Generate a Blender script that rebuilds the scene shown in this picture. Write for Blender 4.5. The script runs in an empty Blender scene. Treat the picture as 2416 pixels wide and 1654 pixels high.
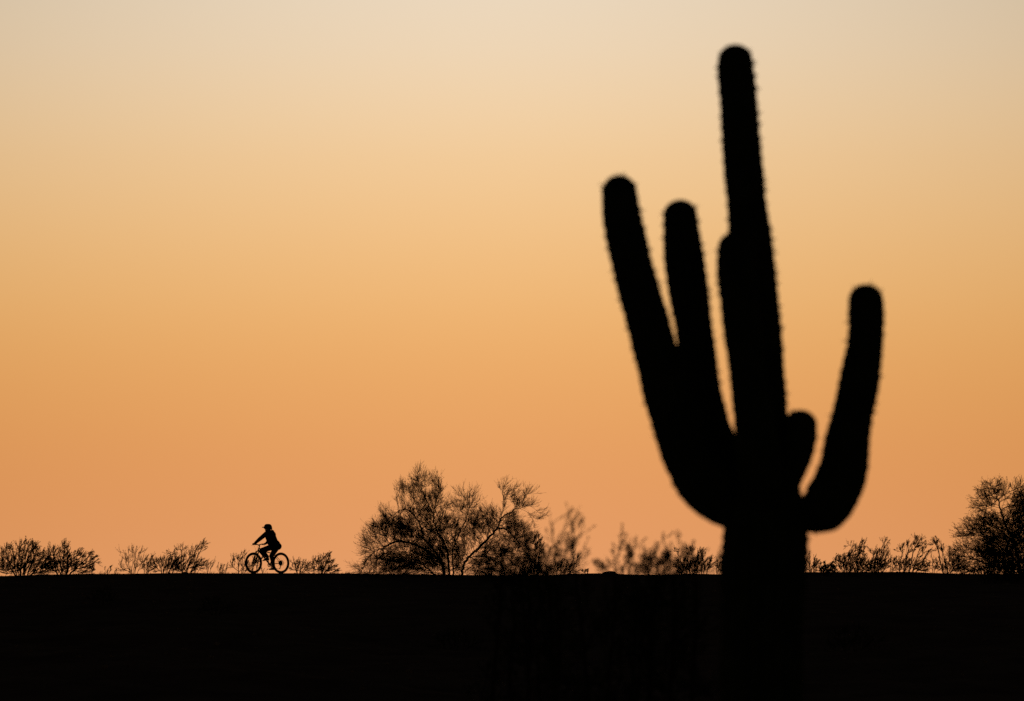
import bpy, bmesh, math, random
import numpy as np
from mathutils import Vector, Matrix

R = math.radians
sc = bpy.context.scene
COL = sc.collection

# ------------------------------------------------------------------ camera
FPX, CX, CY = 200.0 / 36.0 * 2416.0, 1208.0, 827.0     # 200 mm lens on a 36 mm sensor, photo pixels
PITCH = math.atan(622.0 / FPX)
CAM = Vector((0.0, 0.0, 1.6))
RIDGE = 200.0                                           # metres from the lens to the ridge crest
CACTUS = 34.0

cam = bpy.data.cameras.new('camera')
cam_o = bpy.data.objects.new('camera', cam)
COL.objects.link(cam_o)
sc.camera = cam_o
cam.sensor_width = 36.0
cam.lens = 200.0
cam.clip_start = 0.1
cam.clip_end = 20000.0
cam_o.location = CAM
cam_o.rotation_euler = (math.pi / 2 + PITCH, 0, 0)
cam.dof.use_dof = True
cam.dof.focus_distance = RIDGE - 1.0
cam.dof.aperture_fstop = 3.9

# ------------------------------------------------------------------ sky, sun, exposure
SUN_EL, SUN_AZ = R(-3.0), R(-0.2)                       # just set, behind the ridge
world = bpy.data.worlds.new('World')
sc.world = world
world.use_nodes = True
wt = world.node_tree
wt.nodes.clear()


def wn(kind, **kw):
    n = wt.nodes.new(kind)
    for k, v in kw.items():
        setattr(n, k, v)
    return n


def wm(op, a, b=None, c=None, clamp=False):
    n = wn('ShaderNodeMath', operation=op, use_clamp=clamp)
    for i, v in enumerate((a, b, c)):
        if v is None:
            continue
        if isinstance(v, (int, float)):
            n.inputs[i].default_value = v
        else:
            wt.links.new(v, n.inputs[i])
    return n.outputs[0]


sky = wn('ShaderNodeTexSky', sky_type='NISHITA')
sky.sun_disc = False
sky.sun_elevation = SUN_EL
sky.sun_rotation = SUN_AZ
sky.dust_density = 1.0
tc = wn('ShaderNodeTexCoord')
sep = wn('ShaderNodeSeparateXYZ')
wt.links.new(tc.outputs['Generated'], sep.inputs[0])
elev = wm('ARCSINE', sep.outputs[2])                    # radians
azim = wm('ARCTAN2', sep.outputs[0], sep.outputs[1])
az_off = wm('ABSOLUTE', wm('SUBTRACT', azim, SUN_AZ))
# dusty air low over the horizon: orange at the bottom, cream higher up, then the plain dusk sky
ramp = wn('ShaderNodeValToRGB')
SPAN = 24.0                                             # degrees
er = ramp.color_ramp
er.interpolation = 'B_SPLINE'


def lin(r, g, b):
    f = lambda c: (c / 255 / 12.92) if c <= 10 else ((c / 255 + 0.055) / 1.055) ** 2.4
    return (f(r), f(g), f(b), 1.0)


STOPS = [(0.0, (233, 160, 108)), (1.0, (230, 156, 99)), (2.0, (233, 163, 98)), (3.2, (242, 184, 115)),
         (4.6, (245, 206, 155)), (5.7, (241, 216, 183)), (7.2, (231, 220, 203)), (10.0, (188, 184, 182)),
         (15.0, (110, 114, 124)), (24.0, (46, 50, 62))]
while len(er.elements) < len(STOPS):
    er.elements.new(0.5)
for e, (d, c) in zip(er.elements, STOPS):
    e.position = d / SPAN
    e.color = lin(*c)
wt.links.new(wm('DIVIDE', elev, R(SPAN), clamp=True), ramp.inputs[0])
mixn = wn('ShaderNodeMix', data_type='RGBA')
fac = wm('SUBTRACT', 0.97, wm('MULTIPLY', wm('DIVIDE', wm('SUBTRACT', elev, R(9)), R(16), clamp=True), 0.85))
wt.links.new(fac, mixn.inputs[0])
scl = wn('ShaderNodeVectorMath', operation='SCALE')
wt.links.new(sky.outputs[0], scl.inputs[0])
scl.inputs[3].default_value = 0.6
wt.links.new(scl.outputs[0], mixn.inputs[6])
wt.links.new(ramp.outputs[0], mixn.inputs[7])
# the afterglow fades to both sides of the place where the sun went down
width = wm('MAXIMUM', wm('SUBTRACT', R(21.0), wm('MULTIPLY', wm('ABSOLUTE', elev), 1.35)), R(8.0))
lobe = wm('ADD', 0.065, wm('MULTIPLY', 0.935, wm('EXPONENT', wm('MULTIPLY', -1.0, wm('POWER', wm('DIVIDE', az_off, width), 1.7)))))
# above the glow the sky turns dark
bg = wn('ShaderNodeBackground')
low = wm('SUBTRACT', 1.0, wm('DIVIDE', elev, R(4.5)), clamp=True)      # dust low down reddens away from the glow
rgb = wn('ShaderNodeCombineColor')
wt.links.new(wm('ADD', lobe, 0.0), rgb.inputs[0])
near = wm('MAXIMUM', lobe, 0.55)
wt.links.new(wm('MULTIPLY', lobe, wm('POWER', near, wm('ADD', 0.14, wm('MULTIPLY', low, 0.14)))), rgb.inputs[1])
wt.links.new(wm('MULTIPLY', lobe, wm('POWER', near, wm('ADD', 0.42, wm('MULTIPLY', low, 0.9)))), rgb.inputs[2])
tint = wn('ShaderNodeVectorMath', operation='MULTIPLY')
wt.links.new(mixn.outputs[2], tint.inputs[0])
wt.links.new(rgb.outputs[0], tint.inputs[1])
wt.links.new(tint.outputs[0], bg.inputs[0])
wout = wn('ShaderNodeOutputWorld')
wt.links.new(bg.outputs[0], wout.inputs[0])

sun = bpy.data.lights.new('sun', 'SUN')
sun.energy = 0.3
sun.angle = R(0.5)
sun.color = (1.0, 0.72, 0.45)
sun_o = bpy.data.objects.new('sun', sun)
COL.objects.link(sun_o)
sd = Vector((math.sin(SUN_AZ) * math.cos(SUN_EL), math.cos(SUN_AZ) * math.cos(SUN_EL), math.sin(SUN_EL)))
sun_o.rotation_euler = sd.to_track_quat('Z', 'Y').to_euler()
sun_o.location = (0, 60, 30)

vs = sc.view_settings
vs.view_transform = 'Standard'
vs.look = 'None'
vs.exposure = 0.0
vs.gamma = 1.0
sc.render.engine = 'CYCLES'
sc.cycles.use_denoising = False
sc.cycles.max_bounces = 4


# ------------------------------------------------------------------ helpers
def at(px, py, depth):
    """the point of the place seen at a photo pixel, at a ground distance from the camera"""
    u, v = (px - CX) / FPX, (CY - py) / FPX
    d = Vector((u, math.cos(PITCH) - v * math.sin(PITCH), math.sin(PITCH) + v * math.cos(PITCH)))
    return CAM + d * (depth / d.y)


def material(name, c1, c2, scale=6.0, rough=0.8, bump=0.0, bscale=40.0, metallic=0.0, detail=5.0, sheen=0.0, spec=0.3):
    m = bpy.data.materials.new(name)
    m.use_nodes = True
    t = m.node_tree
    b = t.nodes['Principled BSDF']
    co = t.nodes.new('ShaderNodeTexCoord')
    n = t.nodes.new('ShaderNodeTexNoise')
    n.inputs['Scale'].default_value = scale
    n.inputs['Detail'].default_value = detail
    t.links.new(co.outputs['Object'], n.inputs['Vector'])
    r = t.nodes.new('ShaderNodeValToRGB')
    r.color_ramp.elements[0].position = 0.3
    r.color_ramp.elements[1].position = 0.7
    r.color_ramp.elements[0].color = (*c1, 1)
    r.color_ramp.elements[1].color = (*c2, 1)
    t.links.new(n.outputs[0], r.inputs[0])
    t.links.new(r.outputs[0], b.inputs['Base Color'])
    b.inputs['Roughness'].default_value = rough
    b.inputs['Metallic'].default_value = metallic
    b.inputs['Specular IOR Level'].default_value = spec
    if bump:
        n2 = t.nodes.new('ShaderNodeTexNoise')
        n2.inputs['Scale'].default_value = bscale
        n2.inputs['Detail'].default_value = 6
        t.links.new(co.outputs['Object'], n2.inputs['Vector'])
        bp = t.nodes.new('ShaderNodeBump')
        bp.inputs['Strength'].default_value = bump
        bp.inputs['Distance'].default_value = 0.02
        t.links.new(n2.outputs[0], bp.inputs['Height'])
        t.links.new(bp.outputs[0], b.inputs['Normal'])
    return m


M = {
    'soil': material('desert_soil', (0.15, 0.11, 0.08), (0.27, 0.20, 0.145), 0.8, 1.0, 0.6, 9.0, spec=0.0),
    'stone': material('desert_stone', (0.16, 0.13, 0.10), (0.34, 0.29, 0.24), 5, 1.0, 0.5, 20, spec=0.0),
    'cactus': material('saguaro_skin', (0.030, 0.050, 0.022), (0.060, 0.085, 0.040), 7, 0.75, 0.3, 30, spec=0.1),
    'spine': material('cactus_spine', (0.16, 0.13, 0.09), (0.28, 0.24, 0.18), 20, 0.8),
    'bark': material('desert_bark', (0.035, 0.028, 0.020), (0.075, 0.062, 0.045), 14, 0.95, 0.5, 50, spec=0.1),
    'green_bark': material('palo_verde_bark', (0.045, 0.050, 0.022), (0.080, 0.085, 0.040), 10, 0.85, 0.3, 40, spec=0.1),
    'leaf': material('creosote_leaf', (0.035, 0.045, 0.015), (0.070, 0.080, 0.028), 9, 0.75, spec=0.1),
    'leaf_fine': material('palo_verde_leaf', (0.040, 0.050, 0.018), (0.085, 0.095, 0.035), 9, 0.75, spec=0.1),
    'paint': material('bicycle_paint', (0.020, 0.021, 0.024), (0.030, 0.031, 0.034), 30, 0.4, spec=0.4),
    'rubber': material('tyre_rubber', (0.015, 0.015, 0.015), (0.028, 0.027, 0.026), 50, 0.85, 0.4, 90),
    'alloy': material('dark_alloy', (0.06, 0.06, 0.065), (0.10, 0.10, 0.105), 40, 0.45, metallic=0.8),
    'steel': material('drivetrain_steel', (0.12, 0.12, 0.12), (0.2, 0.19, 0.18), 60, 0.4, metallic=0.9),
    'plastic': material('black_plastic', (0.015, 0.015, 0.016), (0.028, 0.028, 0.03), 40, 0.55),
    'skin': material('skin', (0.30, 0.18, 0.12), (0.38, 0.24, 0.16), 20, 0.6),
    'jacket': material('jacket_cloth', (0.035, 0.024, 0.050), (0.055, 0.040, 0.075), 25, 0.9, 0.4, 60, spec=0.1),
    'trousers': material('trouser_cloth', (0.014, 0.014, 0.016), (0.026, 0.026, 0.028), 25, 0.9, 0.4, 60, spec=0.1),
    'shoe': material('shoe_leather', (0.02, 0.02, 0.022), (0.04, 0.04, 0.042), 30, 0.7),
    'helmet': material('helmet_shell', (0.02, 0.02, 0.022), (0.032, 0.032, 0.036), 30, 0.45),
    'hair': material('dark_hair', (0.015, 0.010, 0.007), (0.03, 0.02, 0.014), 60, 0.7),
}


def link(o, parent=None):
    COL.objects.link(o)
    if parent is not None:
        o.parent = parent
    return o


def tag(o, label=None, cat=None, group=None, kind=None):
    for k, v in (('label', label), ('category', cat), ('group', group), ('kind', kind)):
        if v:
            o[k] = v
    return o


def empty(name, loc, label, cat, group=None):
    o = bpy.data.objects.new(name, None)
    o.location = loc
    o.empty_display_size = 0.2
    link(o)
    return tag(o, label, cat, group)


def np_mesh(name, verts, faces_list, mat, parent=None, smooth=False):
    """verts (n,3); faces_list: list of int arrays (m,k)"""
    me = bpy.data.meshes.new(name)
    verts = np.asarray(verts, dtype=np.float32)
    me.vertices.add(len(verts))
    me.vertices.foreach_set('co', verts.ravel())
    faces_list = [np.asarray(f, dtype=np.int32) for f in faces_list if len(f)]
    loops = np.concatenate([f.ravel() for f in faces_list])
    tot = np.concatenate([np.full(len(f), f.shape[1], np.int32) for f in faces_list])
    start = np.concatenate([[0], np.cumsum(tot)[:-1]]).astype(np.int32)
    me.loops.add(len(loops))
    me.loops.foreach_set('vertex_index', loops)
    me.polygons.add(len(tot))
    me.polygons.foreach_set('loop_start', start)
    me.polygons.foreach_set('loop_total', tot)
    if smooth:
        me.polygons.foreach_set('use_smooth', np.ones(len(tot), bool))
    me.update(calc_edges=True)
    me.validate()
    me.materials.append(mat)
    o = bpy.data.objects.new(name, me)
    return link(o, parent)


def bm_obj(name, bm, mat, parent=None, smooth=True):
    me = bpy.data.meshes.new(name)
    bmesh.ops.recalc_face_normals(bm, faces=bm.faces[:])
    bm.to_mesh(me)
    bm.free()
    if smooth:
        for p in me.polygons:
            p.use_smooth = True
    me.materials.append(mat)
    return link(bpy.data.objects.new(name, me), parent)


def prisms(P0, P1, R0, R1, sides=3):
    """a tapered prism for every segment, vectorised"""
    P0, P1 = np.asarray(P0, float), np.asarray(P1, float)
    n = len(P0)
    d = P1 - P0
    d /= np.maximum(np.linalg.norm(d, axis=1, keepdims=True), 1e-9)
    ref = np.where(np.abs(d[:, 2:3]) > 0.9, np.array([[1.0, 0, 0]]), np.array([[0, 0, 1.0]]))
    a = np.cross(d, ref)
    a /= np.maximum(np.linalg.norm(a, axis=1, keepdims=True), 1e-9)
    b = np.cross(d, a)
    ang = np.arange(sides) * 2 * math.pi / sides
    ring = a[:, None, :] * np.cos(ang)[None, :, None] + b[:, None, :] * np.sin(ang)[None, :, None]
    v0 = P0[:, None, :] + ring * np.asarray(R0)[:, None, None]
    v1 = P1[:, None, :] + ring * np.asarray(R1)[:, None, None]
    V = np.concatenate([v0, v1], axis=1).reshape(-1, 3)
    base = (np.arange(n) * 2 * sides)[:, None]
    i = np.arange(sides)
    j = (i + 1) % sides
    F = np.stack([base + i, base + j, base + sides + j, base + sides + i], axis=2).reshape(-1, 4)
    return V, F


def leaves(C, D, L, W, rng):
    """diamond leaves at C pointing along D"""
    n = len(C)
    D = D / np.maximum(np.linalg.norm(D, axis=1, keepdims=True), 1e-9)
    s = np.cross(D, rng.normal(size=(n, 3)))
    s /= np.maximum(np.linalg.norm(s, axis=1, keepdims=True), 1e-9)
    L, W = L[:, None], W[:, None]
    V = np.stack([C, C + D * L * 0.5 + s * W * 0.5, C + D * L, C + D * L * 0.5 - s * W * 0.5], axis=1).reshape(-1, 3)
    F = (np.arange(n) * 4)[:, None] + np.arange(4)[None, :]
    return V, F


def join_np(parts):
    Vs, Fs, off = [], [], 0
    for V, F in parts:
        Vs.append(V)
        Fs.append(F + off)
        off += len(V)
    byk = {}
    for F in Fs:
        byk.setdefault(F.shape[1], []).append(F)
    return np.concatenate(Vs), [np.concatenate(v) for v in byk.values()]


# ------------------------------------------------------------------ ground
# skyline of the ridge as photo pixels
SKYLINE = [(-2600, 1372), (-900, 1366), (-200, 1363), (0, 1359.8), (100, 1357), (220, 1354), (290, 1354.5), (450, 1352), (560, 1353.6),
           (640, 1353.4), (790, 1353.6), (880, 1354.6), (1040, 1357), (1100, 1357.6), (1190, 1359), (1300, 1357.6),
           (1360, 1355), (1400, 1354.2), (1440, 1354.5), (1470, 1356.5), (1550, 1357.2), (1620, 1353.6), (1700, 1354.8),
           (1900, 1350.2), (2050, 1350), (2130, 1350), (2200, 1352.5), (2260, 1353.7), (2420, 1356), (2900, 1362), (4600, 1372)]
CRX = np.array([at(p, q, RIDGE + 1).x for p, q in SKYLINE])
CRZ = np.array([at(p, q, RIDGE + 1).z for p, q in SKYLINE])
nrng = np.random.RandomState(5)
WAVES = [(nrng.uniform(-1, 1), nrng.uniform(-1, 1), nrng.uniform(0, 6.28), f, a) for f, a in
         [(0.12, 0.10), (0.2, 0.07), (0.35, 0.05), (0.6, 0.035), (1.0, 0.02), (1.6, 0.015), (2.3, 0.011), (3.4, 0.008), (5.0, 0.006)] for _ in range(2)]


def ground_z(x, y):
    x, y = np.asarray(x, float), np.asarray(y, float)
    crest = np.interp(x, CRX, CRZ)
    t = np.clip((y - 45.0) / (RIDGE - 4.0 - 45.0), 0, 1)
    rise = -0.5 + (crest - 0.035 + 0.5) * (t * 0.8 + 0.2 * t * t)
    top = crest - 0.035 + np.clip(y - (RIDGE - 4.0), 0, 5.0) * 0.007
    far = np.clip(y - (RIDGE + 1.0), 0, None)
    z = np.where(y < 45, -0.5 * np.clip(y / 45.0, 0, 1) ** 1.5, np.where(y < RIDGE - 4.0, rise, top))
    z = z - np.minimum(far * 0.035, 3.2)
    bump = 0
    for a, b, p, f, amp in WAVES:
        k = math.hypot(a, b)
        bump = bump + amp * np.sin((a / k * x + b / k * y) * f * 2 + p)
    near_crest = np.clip(1 - np.abs(y - RIDGE - 0.5) / 70.0, 0, 1) ** 0.6
    w = (1 - near_crest * 0.945) * np.clip((y - 4) / 20, 0, 1)
    return z + bump * w


def gz(x, y):
    return float(ground_z(x, y))


xs = np.concatenate([[-3000, -1500, -800, -400, -200, -110, -70], np.arange(-45, -20, 1.0), np.arange(-20, 20.01, 0.12),
                     np.arange(21, 46, 1.0), [70, 110, 200, 400, 800, 1500, 3000]])
ys = np.concatenate([[-400, -100, -30, -10, -3], np.arange(0, 40, 2.0), np.arange(40, 188, 0.8), np.arange(188, 206, 0.2),
                     np.arange(206, 240, 2.0), [250, 275, 300, 350, 420, 550, 800, 1200, 2000, 4000, 9000]])
X, Y = np.meshgrid(xs, ys)
Z = ground_z(X, Y)
nx, ny = len(xs), len(ys)
ii = (np.arange(ny - 1)[:, None] * nx + np.arange(nx - 1)[None, :]).ravel()
g = np_mesh('ground', np.stack([X, Y, Z], 2).reshape(-1, 3), [np.stack([ii, ii + 1, ii + nx + 1, ii + nx], 1)], M['soil'], smooth=True)
tag(g, 'dark bare desert ground rising to a low ridge', kind='structure')


def rock_mesh(name, seed, sx, sy, sz, sub=2):
    rr = random.Random(seed)
    bm = bmesh.new()
    bmesh.ops.create_icosphere(bm, subdivisions=sub, radius=1)
    ph = [(Vector((rr.uniform(-1, 1), rr.uniform(-1, 1), rr.uniform(-1, 1))).normalized(), rr.uniform(0.6, 0.95)) for _ in range(9)]
    for v in bm.verts:
        for nrm, lim in ph:                                   # cut facets
            dd = v.co.dot(nrm)
            if dd > lim:
                v.co -= nrm * (dd - lim) * 0.85
        v.co *= 1 + rr.uniform(-0.03, 0.03)
        v.co.x *= sx
        v.co.y *= sy
        v.co.z *= sz
    me = bpy.data.meshes.new(name)
    bm.to_mesh(me)
    bm.free()
    me.materials.append(M['stone'])
    return me


def rock(px, py_top, px_w, depth, label, seed, h_extra=0.08, group=None):
    top = at(px, py_top, depth)
    base = gz(top.x, top.y)
    h = top.z - base + h_extra
    hw = px_w / FPX * depth / 2
    o = bpy.data.objects.new('boulder', rock_mesh('boulder', seed, hw, hw * 0.8, h / 1.86))
    o.location = (top.x, top.y, base - h_extra + h / 2)
    link(o)
    tag(o, label, 'boulder', group)


rock(1441, 1347.5, 46, RIDGE - 0.6, 'low flat dark boulder on the ridge left of the saguaro trunk', 3, 0.12)
rock(1412, 1352.5, 20, RIDGE - 0.9, 'small dark stone at the left foot of the flat boulder', 8, 0.08)
rock(436, 1349.0, 20, RIDGE - 1.2, 'small round stone at the foot of the tall wispy shrub', 4, 0.08)

# loose gravel over the slope: nobody could count it
rs = np.random.RandomState(21)
N = 5200
gx = rs.uniform(-19, 19, N)
gy = 46 + (RIDGE - 46) * rs.uniform(0, 1, N) ** 0.8
keep = np.abs(gx) < gy * 0.1 + 1.5
gx, gy = gx[keep], gy[keep]
gr = np.clip(rs.lognormal(-3.6, 0.5, len(gx)), 0.008, 0.09)
gr[gy > RIDGE - 8] *= 0.5
octa = np.array([[1, 0, 0], [0, 1, 0], [-1, 0, 0], [0, -1, 0], [0, 0, 0.7], [0, 0, -0.7]], float)
of = np.array([[0, 1, 4], [1, 2, 4], [2, 3, 4], [3, 0, 4], [1, 0, 5], [2, 1, 5], [3, 2, 5], [0, 3, 5]])
jit = rs.uniform(0.65, 1.3, (len(gx), 6, 1))
GV = octa[None] * jit * gr[:, None, None] + np.stack([gx, gy, ground_z(gx, gy) + gr * 0.2], 1)[:, None, :]
GF = (np.arange(len(gx)) * 6)[:, None, None] + of[None]
gravel = np_mesh('gravel', GV.reshape(-1, 3), [GF.reshape(-1, 3)], M['stone'])
tag(gravel, 'loose dark stones scattered over the unlit slope', 'gravel', kind='stuff')


# thin dry grass on the crest, in loose patches
patch = rs.uniform(-18, 18, 26)
cx_ = np.concatenate([rs.normal(p, rs.uniform(0.2, 0.9), rs.randint(4, 22)) for p in patch] + [rs.uniform(-18, 18, 120)])
cy_ = rs.uniform(RIDGE - 6, RIDGE + 1.0, len(cx_))
hh = rs.uniform(0.03, 0.12, len(cx_)) * rs.uniform(0.5, 1.3, len(cx_))
k_ = np.repeat(np.arange(len(cx_)), 7)
bx_ = cx_[k_] + rs.normal(0, 0.02, len(k_))
by_ = cy_[k_] + rs.normal(0, 0.02, len(k_))
B0 = np.stack([bx_, by_, ground_z(bx_, by_) - 0.005], 1)
B1 = B0 + np.stack([rs.normal(0.012, 0.035, len(k_)), rs.normal(0, 0.03, len(k_)), hh[k_] * rs.uniform(0.5, 1.1, len(k_))], 1)
TV, TF = prisms(B0, B1, np.full(len(k_), 0.003), np.full(len(k_), 0.001), 3)
dry = np_mesh('dry_grass', TV, [TF], material('dry_grass', (0.16, 0.13, 0.07), (0.28, 0.23, 0.12), 12, 0.9, spec=0.1))
tag(dry, 'thin dry grass blades along the crest of the ridge', 'grass', kind='stuff')


# ------------------------------------------------------------------ saguaro
def catmull(pts, n):
    pts = [np.array(p, float) for p in pts]
    p = [2 * pts[0] - pts[1]] + pts + [2 * pts[-1] - pts[-2]]
    out = []
    for i in range(1, len(p) - 2):
        for k in range(n):
            t = k / n
            out.append(0.5 * ((2 * p[i]) + (-p[i - 1] + p[i + 1]) * t + (2 * p[i - 1] - 5 * p[i] + 4 * p[i + 1] - p[i + 2]) * t * t
                              + (-p[i - 1] + 3 * p[i] - 3 * p[i + 1] + p[i + 2]) * t ** 3))
    out.append(pts[-1])
    return np.array(out)


def saguaro_limb(name, px_pts, ribs, root, seed, tip_px, spine_from=0.0, spine_len=1.0):
    """px_pts from the base to the tip: (px, py, radius_px, depth offset); tip_px the topmost pixel row"""
    rg = np.random.RandomState(seed)
    P = []
    for k, (px, py, r, dy) in enumerate(px_pts):
        w = at(px, py, CACTUS + dy)
        t = k / (len(px_pts) - 1)
        P.append((w.x, w.y, w.z, (r * (1.0 + 0.05 * t) + 3.0 * t * t) / FPX * (CACTUS + dy)))
    S = catmull(P, 12)
    # even spacing along the limb
    seg = np.linalg.norm(np.diff(S[:, :3], axis=0), axis=1)
    cum = np.concatenate([[0], np.cumsum(seg)])
    n = max(int(cum[-1] / 0.022), 12)
    u = np.linspace(0, cum[-1], n)
    S = np.stack([np.interp(u, cum, S[:, k]) for k in range(4)], 1)
    # growth rings: the width swells and pinches a little along the limb
    wob = 0
    for f, a in ((3.1, 0.018), (6.7, 0.017), (12.3, 0.014), (19.0, 0.010)):
        wob = wob + a * np.sin(u * f + rg.uniform(0, 6.28))
    S[:, 3] *= 1 + wob
    mark = [0.03]                                           # heights of the areole rows
    while mark[-1] < cum[-1] + 0.3:
        mark.append(mark[-1] + rg.uniform(0.052, 0.084))
    mark = np.array(mark)
    for _ in range(2 + int(cum[-1] * 1.5)):                 # old scars and pinches
        S[:, 3] *= 1 - rg.uniform(0.01, 0.035) * np.exp(-((u - rg.uniform(0.3, cum[-1])) / rg.uniform(0.012, 0.03)) ** 2)
    lump = np.exp(-((u[:, None] - mark[None]) / 0.016) ** 2).sum(1)
    S[:, 3] *= 0.985 + 0.035 * lump * np.clip(0.35 + u / cum[-1], 0, 1)
    T = np.gradient(S[:, :3], axis=0)
    T /= np.linalg.norm(T, axis=1, keepdims=True)
    # rounded tip
    c, t, r = S[-1, :3], T[-1], S[-1, 3]
    cap = [np.concatenate([c + t * r * 0.92 * math.sin(a), [r * math.cos(a)]]) for a in np.linspace(0, math.pi / 2, 11)[1:]]
    cap[-1][3] = r * 0.02
    S = np.concatenate([S, np.array(cap)])
    T = np.concatenate([T, np.repeat(t[None], len(cap), 0)])
    # frames without twist
    A = np.cross(T, np.array([0, 1.0, 0]))
    A /= np.linalg.norm(A, axis=1, keepdims=True)
    B = np.cross(T, A)
    seg_n = ribs * 6
    ang = np.arange(seg_n) * 2 * math.pi / seg_n + rg.uniform(0, 6)
    prof = 1 - 0.11 * (1 - np.abs(np.cos(ang * ribs / 2 - ang[0] * ribs / 2))) ** 1.0
    n = len(S)
    drift = np.array([sum(0.012 * math.sin(ang[j] * k + rg.uniform(0, .2)) for k in (2, 3)) for j in range(seg_n)])
    rad = S[:, 3][:, None] * (prof + drift)[None, :] * (1 + rg.normal(0, 0.004, (n, seg_n)))
    V = S[:, None, :3] + A[:, None, :] * (np.cos(ang)[None, :, None] * rad[:, :, None]) + B[:, None, :] * (np.sin(ang)[None, :, None] * rad[:, :, None])
    V = V.reshape(-1, 3)
    i = np.arange(n - 1)[:, None] * seg_n
    j = np.arange(seg_n)[None, :]
    jn = (j + 1) % seg_n
    F = np.stack([i + j, i + jn, i + seg_n + jn, i + seg_n + j], 2).reshape(-1, 4)
    top = np.arange(seg_n)[None, :] + (n - 1) * seg_n
    org = np.array(root.location)
    o = np_mesh(name, V - org, [F, top], M['cactus'], root, smooth=True)
    # spines on the rib crests
    C, D, L = [], [], []
    cumS = np.concatenate([[0], np.cumsum(np.linalg.norm(np.diff(S[:, :3], axis=0), axis=1))])
    total = cumS[-1]
    for q in range(ribs):
        a0 = ang[0] + 2 * math.pi * q / ribs
        for pos in mark + rg.normal(0, 0.010, len(mark)):
            if pos > total - 0.004 or pos < 0:
                continue
            frac = pos / total
            if frac >= spine_from and rg.rand() < 0.68:
                row = [np.interp(pos, cumS, S[:, k]) for k in range(4)]
                Ti = np.array([np.interp(pos, cumS, T[:, k]) for k in range(3)])
                Ai = np.array([np.interp(pos, cumS, A[:, k]) for k in range(3)])
                Bi = np.cross(Ti, Ai)
                nrm = Ai * math.cos(a0) + Bi * math.sin(a0)
                endc = max(0.0, 1 - (total - pos) / (P[-1][3] * 1.6))
                nr = nrm * (1 - 0.8 * endc) + Ti * 0.9 * endc
                p = np.array(row[:3]) + nrm * row[3] * 0.985
                tang = np.cross(nrm, Ti)
                big = rg.uniform(0.25, 1.5) * spine_len * (0.55 + 0.45 * frac)
                for _ in range(14):
                    dd = nr * rg.uniform(0.25, 1.0) + tang * rg.uniform(-0.9, 0.9) + Ti * rg.uniform(-0.45, 0.30)
                    dd /= np.linalg.norm(dd)
                    C.append(p)
                    D.append(dd)
                    L.append(rg.uniform(0.010, 0.028) * big)
    C, D, L = np.array(C), np.array(D), np.array(L)
    SV, SF = prisms(C, C + D * L[:, None], np.full(len(C), 0.0015), np.full(len(C), 0.0003), 3)
    sp = np_mesh('spines', SV - org, [SF], M['spine'], o)
    sp['kind'] = 'stuff'
    return o


c0 = at(1797, 1654, CACTUS)
cz = gz(c0.x, CACTUS)
sag = empty('saguaro_cactus', (c0.x, CACTUS, cz), 'tall out of focus saguaro cactus with raised arms, black against the sky', 'cactus')
py_base = 1449 + (1.6 - cz) * FPX / CACTUS + 25
saguaro_limb('trunk', [(1796, py_base, 86, 0), (1796, 1900, 93, 0), (1797, 1654, 96, 0), (1798, 1500, 98, 0), (1801, 1370, 100.5, 0), (1806, 1275, 103, 0),
                       (1805, 1200, 95, 0), (1803, 1130, 80, 0), (1801, 1060, 69, 0), (1799, 990, 58, 0), (1796, 900, 54.5, 0), (1790, 760, 50.5, 0),
                       (1780, 640, 48, 0), (1764, 500, 45.5, 0), (1751, 360, 44.5, 0), (1742, 230, 41.5, 0), (1736, 170, 38.5, 0), (1735, 142, 36.5, 0)],
             20, sag, 1, 104, 0.3)
saguaro_limb('arm', [(1770, 1195, 56, 0.0), (1716, 1183, 63, -0.02), (1664, 1140, 66, -0.05), (1627, 1082, 64, -0.07), (1603, 1020, 61.5, -0.08),
                     (1581, 950, 58, -0.08), (1564, 890, 55, -0.08), (1545, 825, 50, -0.08), (1529, 761, 48, -0.08), (1510, 696, 47, -0.08),
                     (1493, 631, 46, -0.08), (1478, 565, 43.5, -0.08), (1467, 510, 41, -0.08), (1461, 452, 38, -0.08)], 16, sag, 2, 411)
saguaro_limb('arm', [(1780, 1150, 46, 0.10), (1740, 1120, 50, 0.20), (1700, 1060, 50, 0.24), (1679, 1015, 46, 0.24), (1665, 957, 45, 0.24), (1653, 892, 44.5, 0.24),
                     (1644, 827, 43.5, 0.24), (1636, 761, 42, 0.24), (1626, 696, 44.5, 0.24), (1617, 631, 43, 0.24), (1610, 570, 40.5, 0.24),
                     (1605, 508, 37.5, 0.24)], 15, sag, 3, 470)
saguaro_limb('arm', [(1800, 1200, 48, -0.05), (1796, 1140, 52, -0.25), (1787, 1060, 50, -0.34), (1779, 990, 45, -0.35), (1769, 920, 43, -0.35),
                     (1758, 830, 43, -0.35), (1749, 760, 43.5, -0.35), (1741, 690, 43, -0.35), (1737, 640, 42.5, -0.35), (1737, 587, 39.5, -0.35)], 15, sag, 4, 547)
saguaro_limb('arm', [(1845, 1206, 36, 0.0), (1893, 1216, 40, -0.03), (1942, 1197, 62, -0.05), (1973, 1153, 58.5, -0.06), (1991, 1102, 56.5, -0.06), (1999, 1042, 54, -0.06),
                     (2011, 982, 49, -0.06), (2024, 921, 47, -0.06), (2034, 861, 43.5, -0.06), (2041, 813, 40.5, -0.06), (2044, 760, 39, -0.06),
                     (2043, 708, 37, -0.06)], 15, sag, 5, 670)
saguaro_limb('arm', [(1815, 1165, 32, -0.05), (1848, 1143, 35, -0.10), (1867, 1105, 36.5, -0.13), (1881, 1065, 38.5, -0.14), (1888, 1030, 37.5, -0.14),
                     (1889, 1003, 35, -0.14)], 12, sag, 6, 967)


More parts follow.
